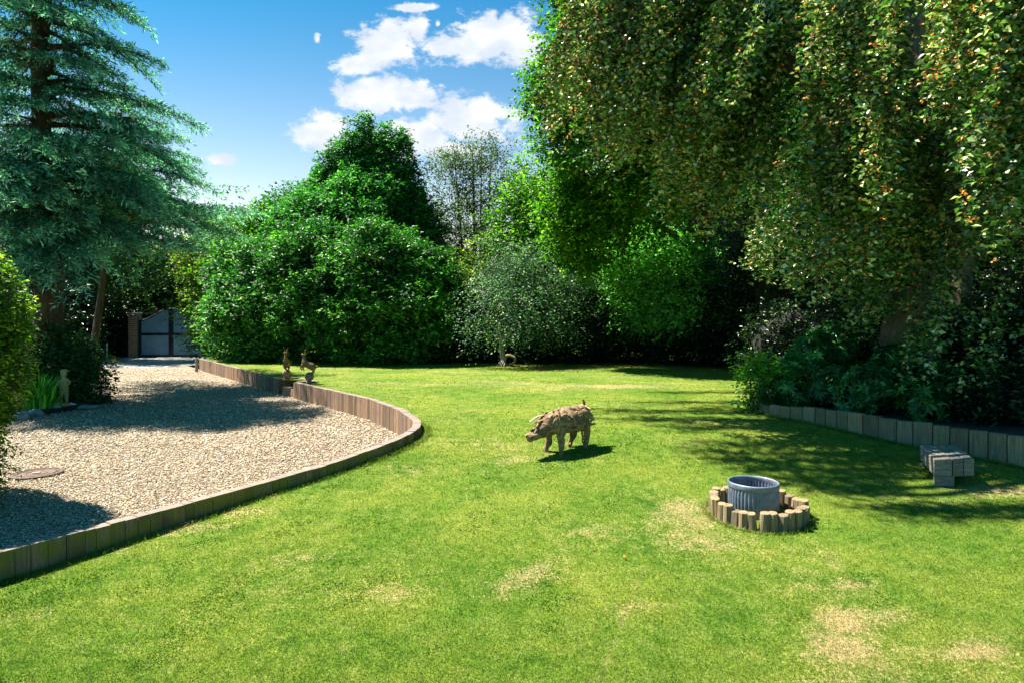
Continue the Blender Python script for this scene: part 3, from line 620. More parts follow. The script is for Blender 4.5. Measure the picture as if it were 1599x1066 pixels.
for (px_, v_, ff, ss) in legs:
    foot = lawn_pt(px_, v_); topp = PP(ff, ss, .32); kn = (foot + topp) / 2 + F_ * .02 * (1 if ff > 0 else -1.6) + UP * .01
    mb = MB(); mb.tube([topp, kn + UP * .05, kn - UP * .03, foot + UP * .03, foot - UP * .02], [.08, .052, .036, .028, .036], 10, .35, .2, wob=.12)
    for _ in range(9):
        t_ = rng.uniform(.1, .9); c_ = topp * (1 - t_) + foot * t_; o_ = unit(rng.normal(size=3) * [1, 1, .1]); slab(mb, c_ + o_ * (.06 - .035 * t_), (foot - topp) + rng.normal(size=3) * .05, o_, .16, .017, .012, rng.uniform(0, 1))
    mb.build('leg', M['drift'], pig)
mb = MB(); mb.tube([PP(-.36, .0, .5), PP(-.39, 0, .57), PP(-.385, .0, .63), PP(-.36, .0, .675)], [.028, .022, .019, .012], 8, .3, wob=.1); mb.build('tail', M['drift'], pig)
e0 = PP(.27, -.06, .475); mb = MB()
slab(mb, e0 + np.array([-.11, -.02, -.01]), np.array([-1, -.1, -.16]), UP, .36, .028, .016, .8)
mb.build('ear', M['driftpale'], hd)
mb = MB(); slab(mb, PP(.2, .14, .43), F_ * .6 - UP * .8, S_ + UP * .4, .26, .06, .016, .75); mb.build('ear', M['drift'], hd)
mb = MB()
for q in ((.30, .0, .47), (.37, .045, .44), (.36, -.04, .43), (.45, .0, .385)): slab(mb, PP(*q), F_ - UP * .45 + S_ * rng.normal() * .1, UP * .8 + F_ * .5, .24, .028, .014, .5)
mb.build('brow_board', M['driftpale'], hd)

# ------------------------------------------------------------------ goat statues
def goat(loc, yaw, label, sc=1.0):
    root = empty('goat_statue', tuple(loc), label, 'statue', 'bronze goats leaping from balls beside the garden step')
    cy, sy = math.cos(yaw), math.sin(yaw)
    def G(x, y, z): return np.array(loc) + sc * np.array([x * cy - y * sy, x * sy + y * cy, z])   # x forward
    mb = MB(); mb.lathe(loc, [(.001, 0), (.085 * sc, 0), (.085 * sc, .03 * sc), (.06 * sc, .055 * sc), (.05 * sc, .09 * sc), (.05 * sc, .1 * sc)], 20); mb.build('plinth', M['ballstone'], root)
    mb = MB(); mb.lathe(loc, [(.115 * sc * max(.003, math.sin(a_)), (.185 - .115 * math.cos(a_)) * sc) for a_ in np.linspace(.02, math.pi - .02, 16)], 24); mb.build('ball', M['ballstone'], root, smooth=True)
    z = .30
    V_, E_, R_ = chain(
        [(G(-.02, 0, z + .17), .088), (G(.07, 0, z + .20), .09), (G(.125, 0, z + .25), .07), (G(.14, 0, z + .33), .045), (G(.135, 0, z + .40), .034), (G(.13, 0, z + .44), .038), (G(.175, 0, z + .455), .026), (G(.205, 0, z + .455), .018)],
        [0, (G(-.11, 0, z + .15), .086), (G(-.185, 0, z + .145), .022), (G(-.22, 0, z + .16), .010)],
        [8, (G(-.11, .045, z + .06), .045), (G(-.13, .04, z + .0), .022), (G(-.07, .03, z - .05), .016), (G(-.055, .03, z - .07), .014)],
        [8, (G(-.10, -.045, z + .06), .045), (G(-.09, -.04, z + .0), .022), (G(-.03, -.03, z - .03), .016), (G(-.02, -.03, z - .05), .014)],
        [2, (G(.17, .04, z + .16), .034), (G(.215, .04, z + .11), .020), (G(.18, .04, z + .065), .015), (G(.195, .04, z + .045), .014)],
        [2, (G(.15, -.04, z + .14), .034), (G(.18, -.04, z + .08), .020), (G(.14, -.04, z + .04), .015), (G(.15, -.04, z + .02), .014)])
    b_ = skin('body', V_, E_, [r_ * sc for r_ in R_], M['bronze'], root)
    for s_ in (-1, 1):
        mb = MB(); mb.tube([G(.125, s_ * .018, z + .47), G(.105, s_ * .035, z + .53), G(.11, s_ * .055, z + .575), G(.13, s_ * .06, z + .60)], [.016 * sc, .013 * sc, .010 * sc, .003 * sc], 6); mb.build('horn', M['bronze'], root)
        mb = MB(); mb.tube([G(.125, s_ * .03, z + .45), G(.10, s_ * .06, z + .455), G(.09, s_ * .08, z + .445)], [.006 * sc, .012 * sc, .003 * sc], 6); mb.build('ear', M['bronze'], root)
goat((*on(447.5, 592.5, .40)[:2], .395), R(-80), 'left bronze goat on a ball, seen end-on above the end of the straight wall', .92)
g2 = on(483, 597, .385); goat((g2[0], g2[1], zl(g2[1])), R(183), 'right bronze goat on a ball, leaping side-on just right of the garden step', .95)

# ------------------------------------------------------------------ gate
GYd = 32.8
gt = empty('entrance_gate', ((262 - 799.5) / 1000 * GYd, GYd, 0), 'blue grey arched double driveway gate with black frame closed at the end of the gravel', 'gate')
gx0, gx1, gxm = (218 - 799.5) * .0328, (319 - 799.5) * .0328, (267.5 - 799.5) * .0328
def gtop(x):
    q = abs(x - gxm) / (gxm - gx0); return 1.88 + .60 * (.5 + .5 * math.cos(math.pi * min(q, 1)))
for (xa, xb_) in ((gx0, gxm - .02), (gxm + .02, gx1)):
    lf_ = MB(); n = 24; xs = np.linspace(xa + .04, xb_ - .04, n)
    for i_ in range(n - 1):
        xA, xB = xs[i_] + .004, xs[i_ + 1] - .004; dy = .0
        lf_.hexa([(xA, GYd - .012, .08), (xB, GYd - .012, .08), (xB, GYd + .012, .08), (xA, GYd + .012, .08), (xA, GYd - .012, gtop(xA) - .03), (xB, GYd - .012, gtop(xB) - .03), (xB, GYd + .012, gtop(xB) - .03), (xA, GYd + .012, gtop(xA) - .03)])
    lv = lf_.build('leaf', M['gate'], gt)
    fr = MB()
    for xx in (xa + .045, xb_ - .045): fr.box((xx, GYd - .02, (gtop(xx) + .04) / 2), (.05, .035, (gtop(xx) - .04) / 2))
    fr.box(((xa + xb_) / 2, GYd - .024, .09), ((xb_ - xa) / 2 - .1, .03, .05)); fr.box(((xa + xb_) / 2, GYd - .024, 1.18), ((xb_ - xa) / 2 - .1, .03, .06))
    xs = np.linspace(xa, xb_, 20)
    fr.tube([(x, GYd - .02, gtop(x)) for x in xs], .04, 8)
    fr.build('frame', M['gateframe'], lv)
    for x in np.linspace(xa + .1, xb_ - .1, 16):
        sp_ = MB(); sp_.tube([(x, GYd - .02, gtop(x) + .02), (x, GYd - .02, gtop(x) + .075)], [.014, .003], 5); sp_.build('spike', M['gateframe'], lv)
mb = MB(); mb.box((gxm + .22, GYd - .09, .75), (.012, .02, .13)); mb.build('handle', M['steel'], gt)
mb = MB(); mb.box((gxm + .95, GYd - .065, 1.2), (.45, .012, .014)); mb.build('slide_bolt', M['steel'], gt)
mb = MB(); mb.box((gx0 - .09, GYd - .05, 1.04), (.045, .045, 1.04)); tag(mb.build('gate_post', M['greenpost']), 'slim green painted post between the brick pier and the gate', 'post')
def pier(x, y, hw, h, label):
    e = empty('brick_pier', (x, y, 0), label, 'brick pier'); mb = MB(); mb.box((x, y, h / 2 - .05), (hw, hw, h / 2 + .05)); mb.build('shaft', M['brick'], e)
    mb = MB(); mb.box((x, y, h + .04), (hw + .04, hw + .04, .04)); mb.build('coping', M['apron'], e, bevel=.01)
pier((209 - 799.5) * .0328, 32.9, .22, 2.2, 'red brick gate pier standing at the left end of the driveway gate')
pier((231 - 799.5) * .0345, 34.8, .34, 2.42, 'sunlit orange brick pier rising behind the left leaf of the gate')
mb = MB(); pp = on(307, 580, 0); mb.tube([(pp[0], pp[1], -.1), (pp[0], pp[1], .50)], .055, 12, .6); tag(mb.build('wooden_post', M['post']), 'short grey wooden post at the far end of the straight plank wall', 'post')
mb = MB(); pp = at(167, 553, 29.5); mb.tube([(pp[0], pp[1], -.1), (pp[0], pp[1], .85)], .03, 8, .6); tag(mb.build('marker_post', M['white']), 'thin pale post in the dark under the cedar left of the brick pier', 'post')

# manhole cover
mp_ = on(57, 738, .02); mh = empty('manhole_cover', (mp_[0], mp_[1], .0), 'round rusty iron manhole cover lying in the gravel beside the clipped column', 'manhole cover')
mb = MB(); mb.lathe((mp_[0], mp_[1], 0), [(.28, -.02), (.28, .024), (.272, .03), (.255, .03), (.25, .022), (.2, .022), (.195, .028), (.185, .028), (.18, .022), (.12, .022), (.115, .028), (.105, .028), (.1, .022), (.0001, .022)], 48)
for q in range(16):
    al = q * math.pi / 8; mb.box((mp_[0] + .215 * math.cos(al), mp_[1] + .215 * math.sin(al), .024), (.02, .006, .004), ((math.cos(al), math.sin(al), 0), (-math.sin(al), math.cos(al), 0), (0, 0, 1)))
mb.build('lid', M['iron'], mh)
mb = MB(); mb.lathe((mp_[0], mp_[1], 0), [(.045, .02), (.045, .032), (.0001, .033)], 20); mb.build('hub', M['ironhub'], mh)

# ------------------------------------------------------------------ cherub statue, rocks, stump
ch = on(100, 634, .08); cl = empty('cherub_statue', (ch[0], ch[1], .08), 'mossy yellow stone statue of a small child standing at the edge of the left bed', 'statue')
def Cc(x, y, z): return ch + np.array([x, y, z])
mb = MB(); mb.lathe((ch[0], ch[1], .08), [(.001, 0), (.11, 0), (.11, .05), (.085, .075), (.001, .08)], 16); mb.build('plinth', M['stone'], cl)
zz = ch[2] * 0 + 0.0
V_, E_, R_ = chain([(Cc(0, 0, .36), .075), (Cc(.0, -.01, .46), .075), (Cc(0, 0, .55), .07), (Cc(0, 0, .615), .032), (Cc(.0, -.01, .66), .06), (Cc(0, -.01, .73), .07), (Cc(0, 0, .775), .045)],
    [0, (Cc(-.045, -.01, .28), .052), (Cc(-.05, -.03, .18), .036), (Cc(-.045, .0, .09), .025), (Cc(-.05, -.05, .075), .02)],
    [0, (Cc(.045, 0, .28), .052), (Cc(.05, .0, .18), .036), (Cc(.045, .02, .09), .025), (Cc(.05, -.03, .075), .02)],
    [2, (Cc(-.095, 0, .54), .032), (Cc(-.12, -.02, .45), .026), (Cc(-.07, -.09, .42), .02), (Cc(-.02, -.11, .44), .018)],
    [2, (Cc(.095, 0, .54), .032), (Cc(.13, -.02, .47), .026), (Cc(.11, -.08, .53), .02), (Cc(.08, -.1, .58), .018)])
skin('figure', V_, E_, R_, M['stone'], cl)
mb = MB()
for _ in range(34):
    d_ = rv(1)[0]; d_[2] = abs(d_[2]) * .9; p_ = Cc(0, .005, .735) + d_ * np.array([.07, .07, .06]); mb.tube([p_ - d_ * .01, p_ + d_ * .012], [.016, .010], 6)
mb.build('hair', M['stone'], cl)
def rock(px_, v_, z, sx, sy, sz, m, label, name='rock', group='edging rocks along the left bed'):
    p = on(px_, v_, z); p[2] = z; mb = MB(); n, k2 = 12, 8; vs = []; fs = []; ph_ = rng.uniform(0, 6, 4)
    for i_ in range(k2):
        b_ = math.pi * i_ / (k2 - 1)
        for j_ in range(n):
            a_ = 2 * math.pi * j_ / n; k_ = 1 + .13 * math.sin(2 * a_ + ph_[0] + b_) + .1 * math.sin(3 * a_ + ph_[1] - 2 * b_) + rng.uniform(-.04, .04)
            vs.append(p + np.array([sx * math.sin(b_) * math.cos(a_) * k_, sy * math.sin(b_) * math.sin(a_) * k_, sz * (.5 - math.cos(b_)) * k_]))
    for i_ in range(k2 - 1):
        for j_ in range(n): fs.append((i_ * n + j_, i_ * n + (j_ + 1) % n, (i_ + 1) * n + (j_ + 1) % n, (i_ + 1) * n + j_))
    mb.add(vs, fs); tag(mb.build(name, m, None, smooth=True), label, 'rock', group)
rock(112, 636, .03, .12, .1, .07, M['rockpale'], 'pale bluish white rock just right of the cherub statue')
rock(85, 641, .02, .17, .12, .12, M['rock'], 'large greenish rock between the strap-leaved plant and the cherub')
rock(54, 649, .0, .20, .12, .09, M['rock'], 'flat grey green rock at the foot of the strap-leaved plant')
rock(135, 637, .02, .2, .1, .05, M['rock'], 'low flat dark rock at the right end of the bed below the mixed shrub')
rock(33, 655, .0, .16, .12, .10, M['rock'], 'grey rock half hidden behind the clipped column')
# hollow stump with leaning sticks
hp = lawn_pt(793, 571.5); hs_ = empty('hollow_stump', tuple(hp), 'grey hollow stump lying under the silvery tree at the far lawn edge', 'stump')
mb = MB(); vs = []; fs = []; n = 20
for k_, (rr, y_) in enumerate(((.2, -.25), (.21, .25), (.14, .25), (.14, -.25))):
    for j_ in range(n): a_ = j_ * 2 * math.pi / n; q_ = 1 + .08 * math.sin(3 * a_ + 1); vs.append(hp + np.array([.06 + rr * q_ * math.cos(a_), y_ + .3, .18 + rr * q_ * math.sin(a_)]))
for k_ in range(4):
    for j_ in range(n): fs.append((k_ * n + j_, k_ * n + (j_ + 1) % n, ((k_ + 1) % 4) * n + (j_ + 1) % n, ((k_ + 1) % 4) * n + j_))
mb.add(vs, fs, .7, .4); mb.build('shell', M['sleeper'], hs_)
for q in range(4):
    mb = MB(); mb.tube([hp + np.array([-.38 + q * .08, -.15 + .03 * q, -.01]), hp + np.array([-.18 + q * .05, .18, .26 + .03 * q])], [.018, .012], 6, .9); mb.build('stick', M['driftpale'], hs_)

# ------------------------------------------------------------------ vegetation
def trunk(mb, pts, rad, n=10): mb.tube(pts, rad, n, .5, wob=.06)
def plant(name, base, label, cat, group=None): return empty(name, tuple(base), label, cat, group)

# clipped column at the left edge
tp = plant('topiary_column', (-6.1, 6.6, 0), 'tall clipped evergreen column with bright yellow green tips at the left edge of the photo', 'hedge')
TE = [(-5.72, 6.3, 1.97, .78, .75, .78), (-5.72, 6.3, 1.45, .80, .75, .8), (-5.9, 6.3, 1.0, .78, .7, .6), (-6.5, 6.6, 1.5, 1.0, .9, 1.15)]; core(TE, M['inner'], tp, .86)
crown('foliage', TE, 20000, 5, .048, M['yew'], tp, twig=.09, depth=.12, amp=.05, lf=3, droop=0, upn=.5, rise=.2, back=.6, aspect=.5, clump=0)
P = np.stack([rng.uniform(-6.6, -5.1, 1500), rng.uniform(5.8, 6.8, 1500), rng.uniform(.25, .75, 1500)], 1)
q = ((P[:, 0] + 5.9) / .8) ** 2 + ((P[:, 1] - 6.3) / .6) ** 2 < 1.05; P = P[q]
a_ = spray_leaves(P, unit(rng.normal(size=P.shape) * .4 + [.25, -.3, -.8]), .2, 6, .05, .45, .2, .3); leaf_mesh('hanging_shoots', *a_[:3], a_[3], a_[4], a_[5], M['yew'], tp)
mb = MB()
for q in range(5): trunk(mb, [(-6.1 + .15 * math.cos(q * 1.3), 6.6 + .15 * math.sin(q * 1.3), -.05), (-6.0 + .4 * math.cos(q * 1.3), 6.6 + .4 * math.sin(q * 1.3), 1.3)], [.06, .03], 7)
mb.build('stem', M['bark'], tp)

# blue cedars
def cedar(base, H, tr, Rf, nb, label, z0=2.0, extra=(), azb=None, dens=1.0, lean=0, dmax=.62):
    root = plant('blue_cedar', base, label, 'cedar tree', 'blue cedars beside the drive')
    base = np.array(base, float); mb = MB(); zs = np.linspace(0, H, 10)
    trunk(mb, [base + [lean * z / H + .1 * math.sin(z * .5), .08 * math.cos(z * .4) - .08, z - .1] for z in zs], [tr * (1 - .93 * z / H) * (1.25 if z == 0 else 1) for z in zs], 12)
    PP_, DD_, LL_, BB_ = [], [], [], []; DP, DD2 = [], []
    specs = [(z0 + (H - z0) * ((i_ + rng.uniform(0, .6)) / nb) ** .95, (i_ * 2.4 + rng.uniform(-.3, .3)), 1.) for i_ in range(nb)] + [(a, b_, c) for a, b_, c in extra]
    for z, az, fac in specs:
        L = Rf(z) * rng.uniform(.55, 1.2) * fac; dr = np.array([math.cos(az), math.sin(az), 0]); rise = rng.uniform(.1, .3); dro = rng.uniform(.22, dmax)
        def ax(t): return base + [lean * z / H, 0, z] + dr * L * t + UP * L * (rise * t - dro * t * t)
        mb.tube([ax(t) for t in np.linspace(0, 1, 6)], [.05 + .012 * L, .045, .035, .025, .014, .005], 5)
        side = np.cross(dr, UP); nt = int(L / .16)
        for k_ in range(nt):
            t = .05 + .95 * (k_ + rng.uniform(0, 1)) / nt; p0 = ax(t)
            for sg in (-1, 1):
                l2 = (.42 * L * (1 - t) * (.4 + 1.2 * min(t * 2, 1)) * .8 + .28) * rng.uniform(.6, 1.15)
                d2 = unit(dr * rng.uniform(.7, 1.1) + side * sg * rng.uniform(.6, 1.0) + UP * rng.uniform(-.12, .15))
                m_ = max(2, int(l2 / .07 * dens)); tt = (np.arange(m_) + rng.uniform(0, 1, m_)) / m_
                pts = p0 + d2 * (l2 * tt)[:, None] - UP * (.38 * l2 * tt ** 2)[:, None]
                if t < .22 and rng.uniform() < .5: DP.append(pts); continue
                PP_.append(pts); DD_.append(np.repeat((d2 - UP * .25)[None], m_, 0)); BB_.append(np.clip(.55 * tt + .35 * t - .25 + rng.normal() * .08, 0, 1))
        # leader tip
    mb.build('trunk', M['bark_cedar'], root)
    P_ = np.concatenate(PP_); D_ = np.concatenate(DD_); n = len(P_); k = 5
    P4 = np.repeat(P_, k, 0) + rng.normal(size=(n * k, 3)) * .035; D4 = np.repeat(D_, k, 0)
    A = unit(D4 + rng.normal(size=(n * k, 3)) * .65 - UP * .12); N = UP * .7 + rng.normal(size=(n * k, 3)) * .5
    L_ = rng.uniform(.08, .17, n * k); r_ = np.clip(np.repeat(np.concatenate(BB_), k) + rng.uniform(0, .5, n * k), 0, 1)
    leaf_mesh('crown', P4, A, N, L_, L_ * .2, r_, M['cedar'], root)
    if DP:
        P_ = np.concatenate(DP); n = len(P_); P4 = np.repeat(P_, 2, 0) + rng.normal(size=(2 * n, 3)) * .05
        leaf_mesh('dead_twigs', P4, unit(rng.normal(size=(2 * n, 3)) - UP * .8), rng.normal(size=(2 * n, 3)), rng.uniform(.1, .25, 2 * n), .02, rng.uniform(0, 1, 2 * n), M['cedar_dead'], root)
    return root
cA = at(72, 500, 15.0); cB = at(135, 500, 18.5)
cedar((cA[0], cA[1], .05), 12.5, .36, lambda z: 3.3 * max(.15, 1 - max(0, z - 6.5) / 8.5), 74, 'big dark trunked blue cedar towering out of the top left corner', 3.7,
      extra=[(3.7, -.66, 1.2), (3.6, -.85, 1.2), (4.0, -.76, 1.15), (3.9, -1.1, 1.1), (3.9, -1.0, 1.0), (4.7, -.7, .85), (4.6, -1.0, 1.0), (5.2, -.4, .95), (2.9, -1.5, .75), (2.7, -1.2, .7), (2.6, -1.8, .7), (3.0, -2.1, .8), (3.3, -1.3, 1.1), (3.35, -1.0, .85), (3.2, -1.2, .75), (3.6, -1.5, .9), (5.4, -.2, .8), (5.0, -1.2, 1.0), (4.4, -.9, .95), (5.6, -.6, 1), (6.6, -.3, 1), (7.4, 0, .95), (8.2, -.1, .95), (8.9, .1, .85), (9.4, -.2, .8), (5.4, -1.5, .7), (6.4, -1.9, .7), (7.2, -1.4, .7), (8.0, -1.8, .7), (8.8, -1.3, .7), (9.6, -1.7, .8), (10.2, -1.4, .9), (10.8, -1.9, 1.), (7.8, -2.3, .7), (6.0, -1.1, .8), (3.0, -1.9, .9), (4.2, -1.7, 1.0)])
cedar((cB[0], cB[1], 0), 8.6, .12, lambda z: 3.6 * max(.25, 1 - max(0, z - 4.6) / 5.2), 32, 'slimmer blue cedar with wide pale teal boughs reaching over the drive', 4.7, lean=1.1, dmax=.42,
      extra=[(7.7, .1, 1.4), (7.2, -.4, 1.2), (6.9, .4, 1.2), (6.2, .2, 1.0), (6.6, -.3, .95), (5.4, .0, 1.05), (5.2, -.5, 1.05), (4.9, .1, 1.05), (4.9, -.3, 1.0), (4.9, -.9, .95), (5.1, -.4, .9), (5.6, -.9, .9), (4.8, -1.2, .9)])

# mixed shrub, strap-leaved plant, ground plants in the left bed
sb_ = at(112, 500, 14.6); rt = plant('mixed_shrub', (sb_[0], sb_[1], .05), 'dark rounded shrub with a few red tips behind the cherub statue', 'shrub')
crown('foliage', [(sb_[0] - .25, 14.7, .9, .62, .7, .8), (sb_[0] + .12, 14.5, .55, .42, .5, .5), (sb_[0] - .7, 15.0, .8, .7, .6, .7)], 3600, 5, .085, M['redshrub'], rt, twig=.2, depth=.4, amp=.15, lf=3, upn=.6)
mb = MB()
for q in range(6): trunk(mb, [(sb_[0], 14.7, 0), (sb_[0] + .4 * math.cos(q), 14.7 + .4 * math.sin(q), .8)], [.03, .012], 6)
mb.build('stem', M['bark'], rt)
ip = on(62, 637, .08); rt = plant('strap_leaved_plant', (ip[0], ip[1], .08), 'clump of bright green sword-like leaves left of the cherub statue', 'plant')
vs, fs, rr_ = [], [], []
for _ in range(210):
    a = rng.uniform(0, 6.28); r0 = rng.uniform(0, .35); h_ = rng.uniform(.45, .95); o_ = np.array([math.cos(a), math.sin(a), 0]); s_ = np.array([-o_[1], o_[0], 0]) * rng.uniform(.010, .02); le = rng.uniform(.1, .45)
    b = len(vs); base_ = np.array([ip[0], ip[1], .06]) + np.array([o_[0] * r0 * 1.2, o_[1] * r0 * .7, 0])
    for t in (0, .35, .65, .88, 1): c = base_ + o_ * le * t * t + UP * h_ * (t - .18 * t ** 4); k_ = (1 - t) ** .5; vs += [c - s_ * max(k_, .05), c + s_ * max(k_, .05)]
    for q in range(4): fs.append((b + 2 * q, b + 2 * q + 1, b + 2 * q + 3, b + 2 * q + 2)); rr_.append(rng.uniform(0, 1))
np_mesh('leaf', vs, fs, M['iris'], rt, {'rnd': ('FACE', rr_)})

def bush(name, label, cat, base, ells, n, k, leaf, m, group=None, stems=5, cf=0, **kw):
    rt = plant(name, base, label, cat, group);
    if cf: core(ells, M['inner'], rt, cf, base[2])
    crown('foliage', ells, n, k, leaf, M[m], rt, **kw)
    mb = MB(); b_ = np.array(base, float)
    for q in range(stems):
        e = ells[q % len(ells)]; a_ = q * 2.4; tipp = np.array(e[:3]) + np.array([e[3] * .35 * math.cos(a_), e[4] * .35 * math.sin(a_), e[5] * .3])
        r0 = max(.02, .012 * (tipp[2] - b_[2]) + .02); st_ = b_ + [.15 * math.cos(a_), .15 * math.sin(a_), -.05]
        trunk(mb, [st_, (st_ * .5 + tipp * .5) * [1, 1, 1] + [0, 0, .1], tipp], [r0, r0 * .7, r0 * .25], 6)
    mb.build('stem', M['bark'], rt); return rt
def E(px_, v_, Y, rpx, rv_, ry=None):     # ellipsoid from a picture spot at real depth
    c = at(px_, v_, Y); return (c[0], c[1], c[2], rpx * Y / 1000, ry or rpx * Y / 1000 * .8, rv_ * Y / 1000)
# laurel hedge beside the lawn
bush('laurel_hedge', 'long glossy bright green laurel hedge stretching right from the gate', 'hedge', (-9, 24, .35),
     [E(374, 505, 25.8, 34, 84, 1.0), E(392, 430, 26, 46, 50, 1.3), E(420, 480, 24.5, 75, 100, 1.6), E(500, 470, 23.5, 80, 112, 1.7), E(585, 470, 23, 80, 112, 1.7), E(650, 478, 23, 55, 90, 1.5), E(470, 420, 25, 64, 56, 1.5), E(600, 424, 24.5, 72, 56, 1.5)],
     26000, 7, .155, 'laurel', stems=10, cf=.7, spires=[(at(a_, b_, 24.5), 1.2, .7, 90) for a_, b_ in ((400, 372), (430, 356), (520, 362), (455, 372), (640, 378), (665, 400), (685, 420), (380, 392), (362, 410), (352, 430), (560, 370))], clump=.4, twig=.34, depth=.22, amp=.10, lf=1.3, droop=.15, upn=.45, rise=.15, aspect=.42, zmin=.35)
# big pointed hornbeam behind
hb = plant('hornbeam_tree', (*at(562, 500, 26.5)[:2], .3), 'tall pointed green tree rising highest above the middle of the laurel hedge', 'tree')
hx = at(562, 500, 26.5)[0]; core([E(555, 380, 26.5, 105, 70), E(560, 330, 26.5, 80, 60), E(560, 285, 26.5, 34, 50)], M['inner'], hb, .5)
ELL = [E(560, 385, 26.5, 105, 60), E(556, 335, 26.5, 88, 50), E(480, 365, 26.8, 60, 45), E(520, 305, 26.6, 34, 34), E(655, 370, 26.4, 30, 50), E(550, 305, 26.5, 42, 40), E(592, 308, 26.3, 38, 40), E(568, 268, 26.5, 18, 36), E(570, 225, 26.5, 8, 34), E(570, 196, 26.5, 4, 20), E(604, 240, 26.3, 9, 34), E(604, 222, 26.3, 4, 24), E(629, 262, 26.3, 8, 40), E(630, 240, 26.3, 4, 26), E(520, 268, 26.6, 12, 36), E(536, 246, 26.4, 8, 34), E(482, 340, 27, 36, 34), E(500, 305, 26.6, 12, 34), E(640, 315, 26.5, 14, 34), E(466, 320, 27, 8, 26)]
crown('crown', ELL, 24000, 6, .14, M['hornbeam'], hb, spires=[(at(a_, b_ - 4, 26.4), h_, r_ * .62, int(c_ * .8)) for a_, b_, h_, r_, c_ in ((571, 180, 3.2, .95, 620), (604, 196, 2.6, .6, 380), (631, 208, 2.6, .6, 380), (546, 212, 2.4, .6, 330), (520, 238, 2.4, .65, 330), (652, 268, 1.8, .5, 200), (482, 286, 2.0, .8, 330), (462, 302, 1.6, .5, 160), (500, 262, 2.0, .5, 220), (588, 215, 2, .5, 240), (440, 330, 1.5, .6, 160))], clump=.38, twig=.32, depth=.45, amp=.16, lf=1.6, droop=.35, upn=.7, aspect=.55, gap=-.55)
mb = MB(); trunk(mb, [(hx, 26.5, .2), (hx + .1, 26.5, 4), (hx, 26.5, 7), (hx + .15, 26.5, 9.6)], [.28, .2, .1, .02])
for px_, v_ in ((520, 250), (604, 215), (628, 240), (480, 320), (640, 290)): e = at(px_, v_, 26.4); trunk(mb, [(hx, 26.5, 3.5), (hx * .4 + e[0] * .6, 26.5, 5.2), tuple(e)], [.12, .07, .02], 6)
mb.build('trunk', M['bark'], hb)
# trees left of it, behind the laurel
for i_, (px_, v_, Y, rp, rvv, m_, lb_) in enumerate(((395, 385, 28, 42, 62, 'lime', 'rounded light green tree showing above the left part of the laurel hedge'), (450, 350, 29, 40, 50, 'hornbeam', 'mid green tree between the rounded light tree and the tall pointed tree'), (340, 400, 30, 34, 60, 'yellow', 'pale yellow green tree glimpsed behind the tips of the cedar boughs'))):
    bush('deciduous_tree', lb_, 'tree', (*at(px_, 500, Y)[:2], 0), [E(px_, v_, Y, rp, rvv), E(px_ - 25, v_ + 30, Y, rp * .8, rvv * .8), E(px_ + 25, v_ + 25, Y, rp * .8, rvv * .8), E(px_, v_ + 90, Y, rp, rvv)], 4200, 5, .15, m_, 'trees behind the laurel hedge', 5, twig=.45, depth=.5, amp=.2, lf=1.6, rise=.3)
# birch: slender, see-through
bt = plant('birch_tree', (*at(745, 500, 27)[:2], .3), 'slender see-through birch with thin pale stems right of the tall pointed tree', 'tree')
crown('crown', [E(765, 250, 27, 34, 40), E(710, 265, 27, 34, 36), E(740, 300, 27, 62, 50), E(700, 345, 27, 42, 45), E(770, 330, 27, 45, 55), E(735, 380, 27, 70, 45), E(766, 225, 27, 18, 20)], 5200, 5, .10, M['birch'], bt, twig=.45, depth=.95, amp=.2, lf=2, droop=.5, gap=-.3, upn=.5)
mb = MB()
for a_, b_, r_ in ((738, 745, .10), (768, 752, .09), (708, 738, .08), (752, 748, .06)):
    p0, p1, p2 = at(b_, 566, 27), at((a_ + b_) / 2, 400, 27), at(a_, 225, 27); trunk(mb, [p0 - [0, 0, .3], p1, p2], [r_, r_ * .7, .015], 7)
    for q in range(9): t_ = rng.uniform(.2, .9); s0 = p1 * (1 - t_) + p2 * t_; trunk(mb, [s0, s0 + np.array([rng.uniform(-1, 1), rng.uniform(-.5, .5), rng.uniform(.3, .9)])], [.02, .005], 4)
mb.build('trunk', M['bark_pale'], bt)
# filler trees behind the middle
bush('yellow_green_tree', 'small yellow green tree glowing below the birch, behind the silvery tree', 'tree', (*at(745, 500, 25)[:2], .3), [E(748, 425, 25, 42, 45), E(735, 460, 25, 40, 45), E(790, 440, 25, 34, 40)], 2600, 5, .11, 'yellow', stems=6, twig=.35, depth=.8, amp=.2, lf=2.2)
bush('deciduous_tree', 'lively green tree filling the space between the birch and the big lime', 'tree', (*at(850, 500, 25)[:2], .3), [E(835, 330, 25, 48, 60), E(860, 290, 25, 36, 50), E(812, 370, 25, 40, 55), E(870, 400, 25, 55, 60), E(845, 450, 25, 60, 60)], 5500, 5, .15, 'lime', 'trees behind the laurel hedge', 7, twig=.45, depth=.6, amp=.2, lf=1.6)
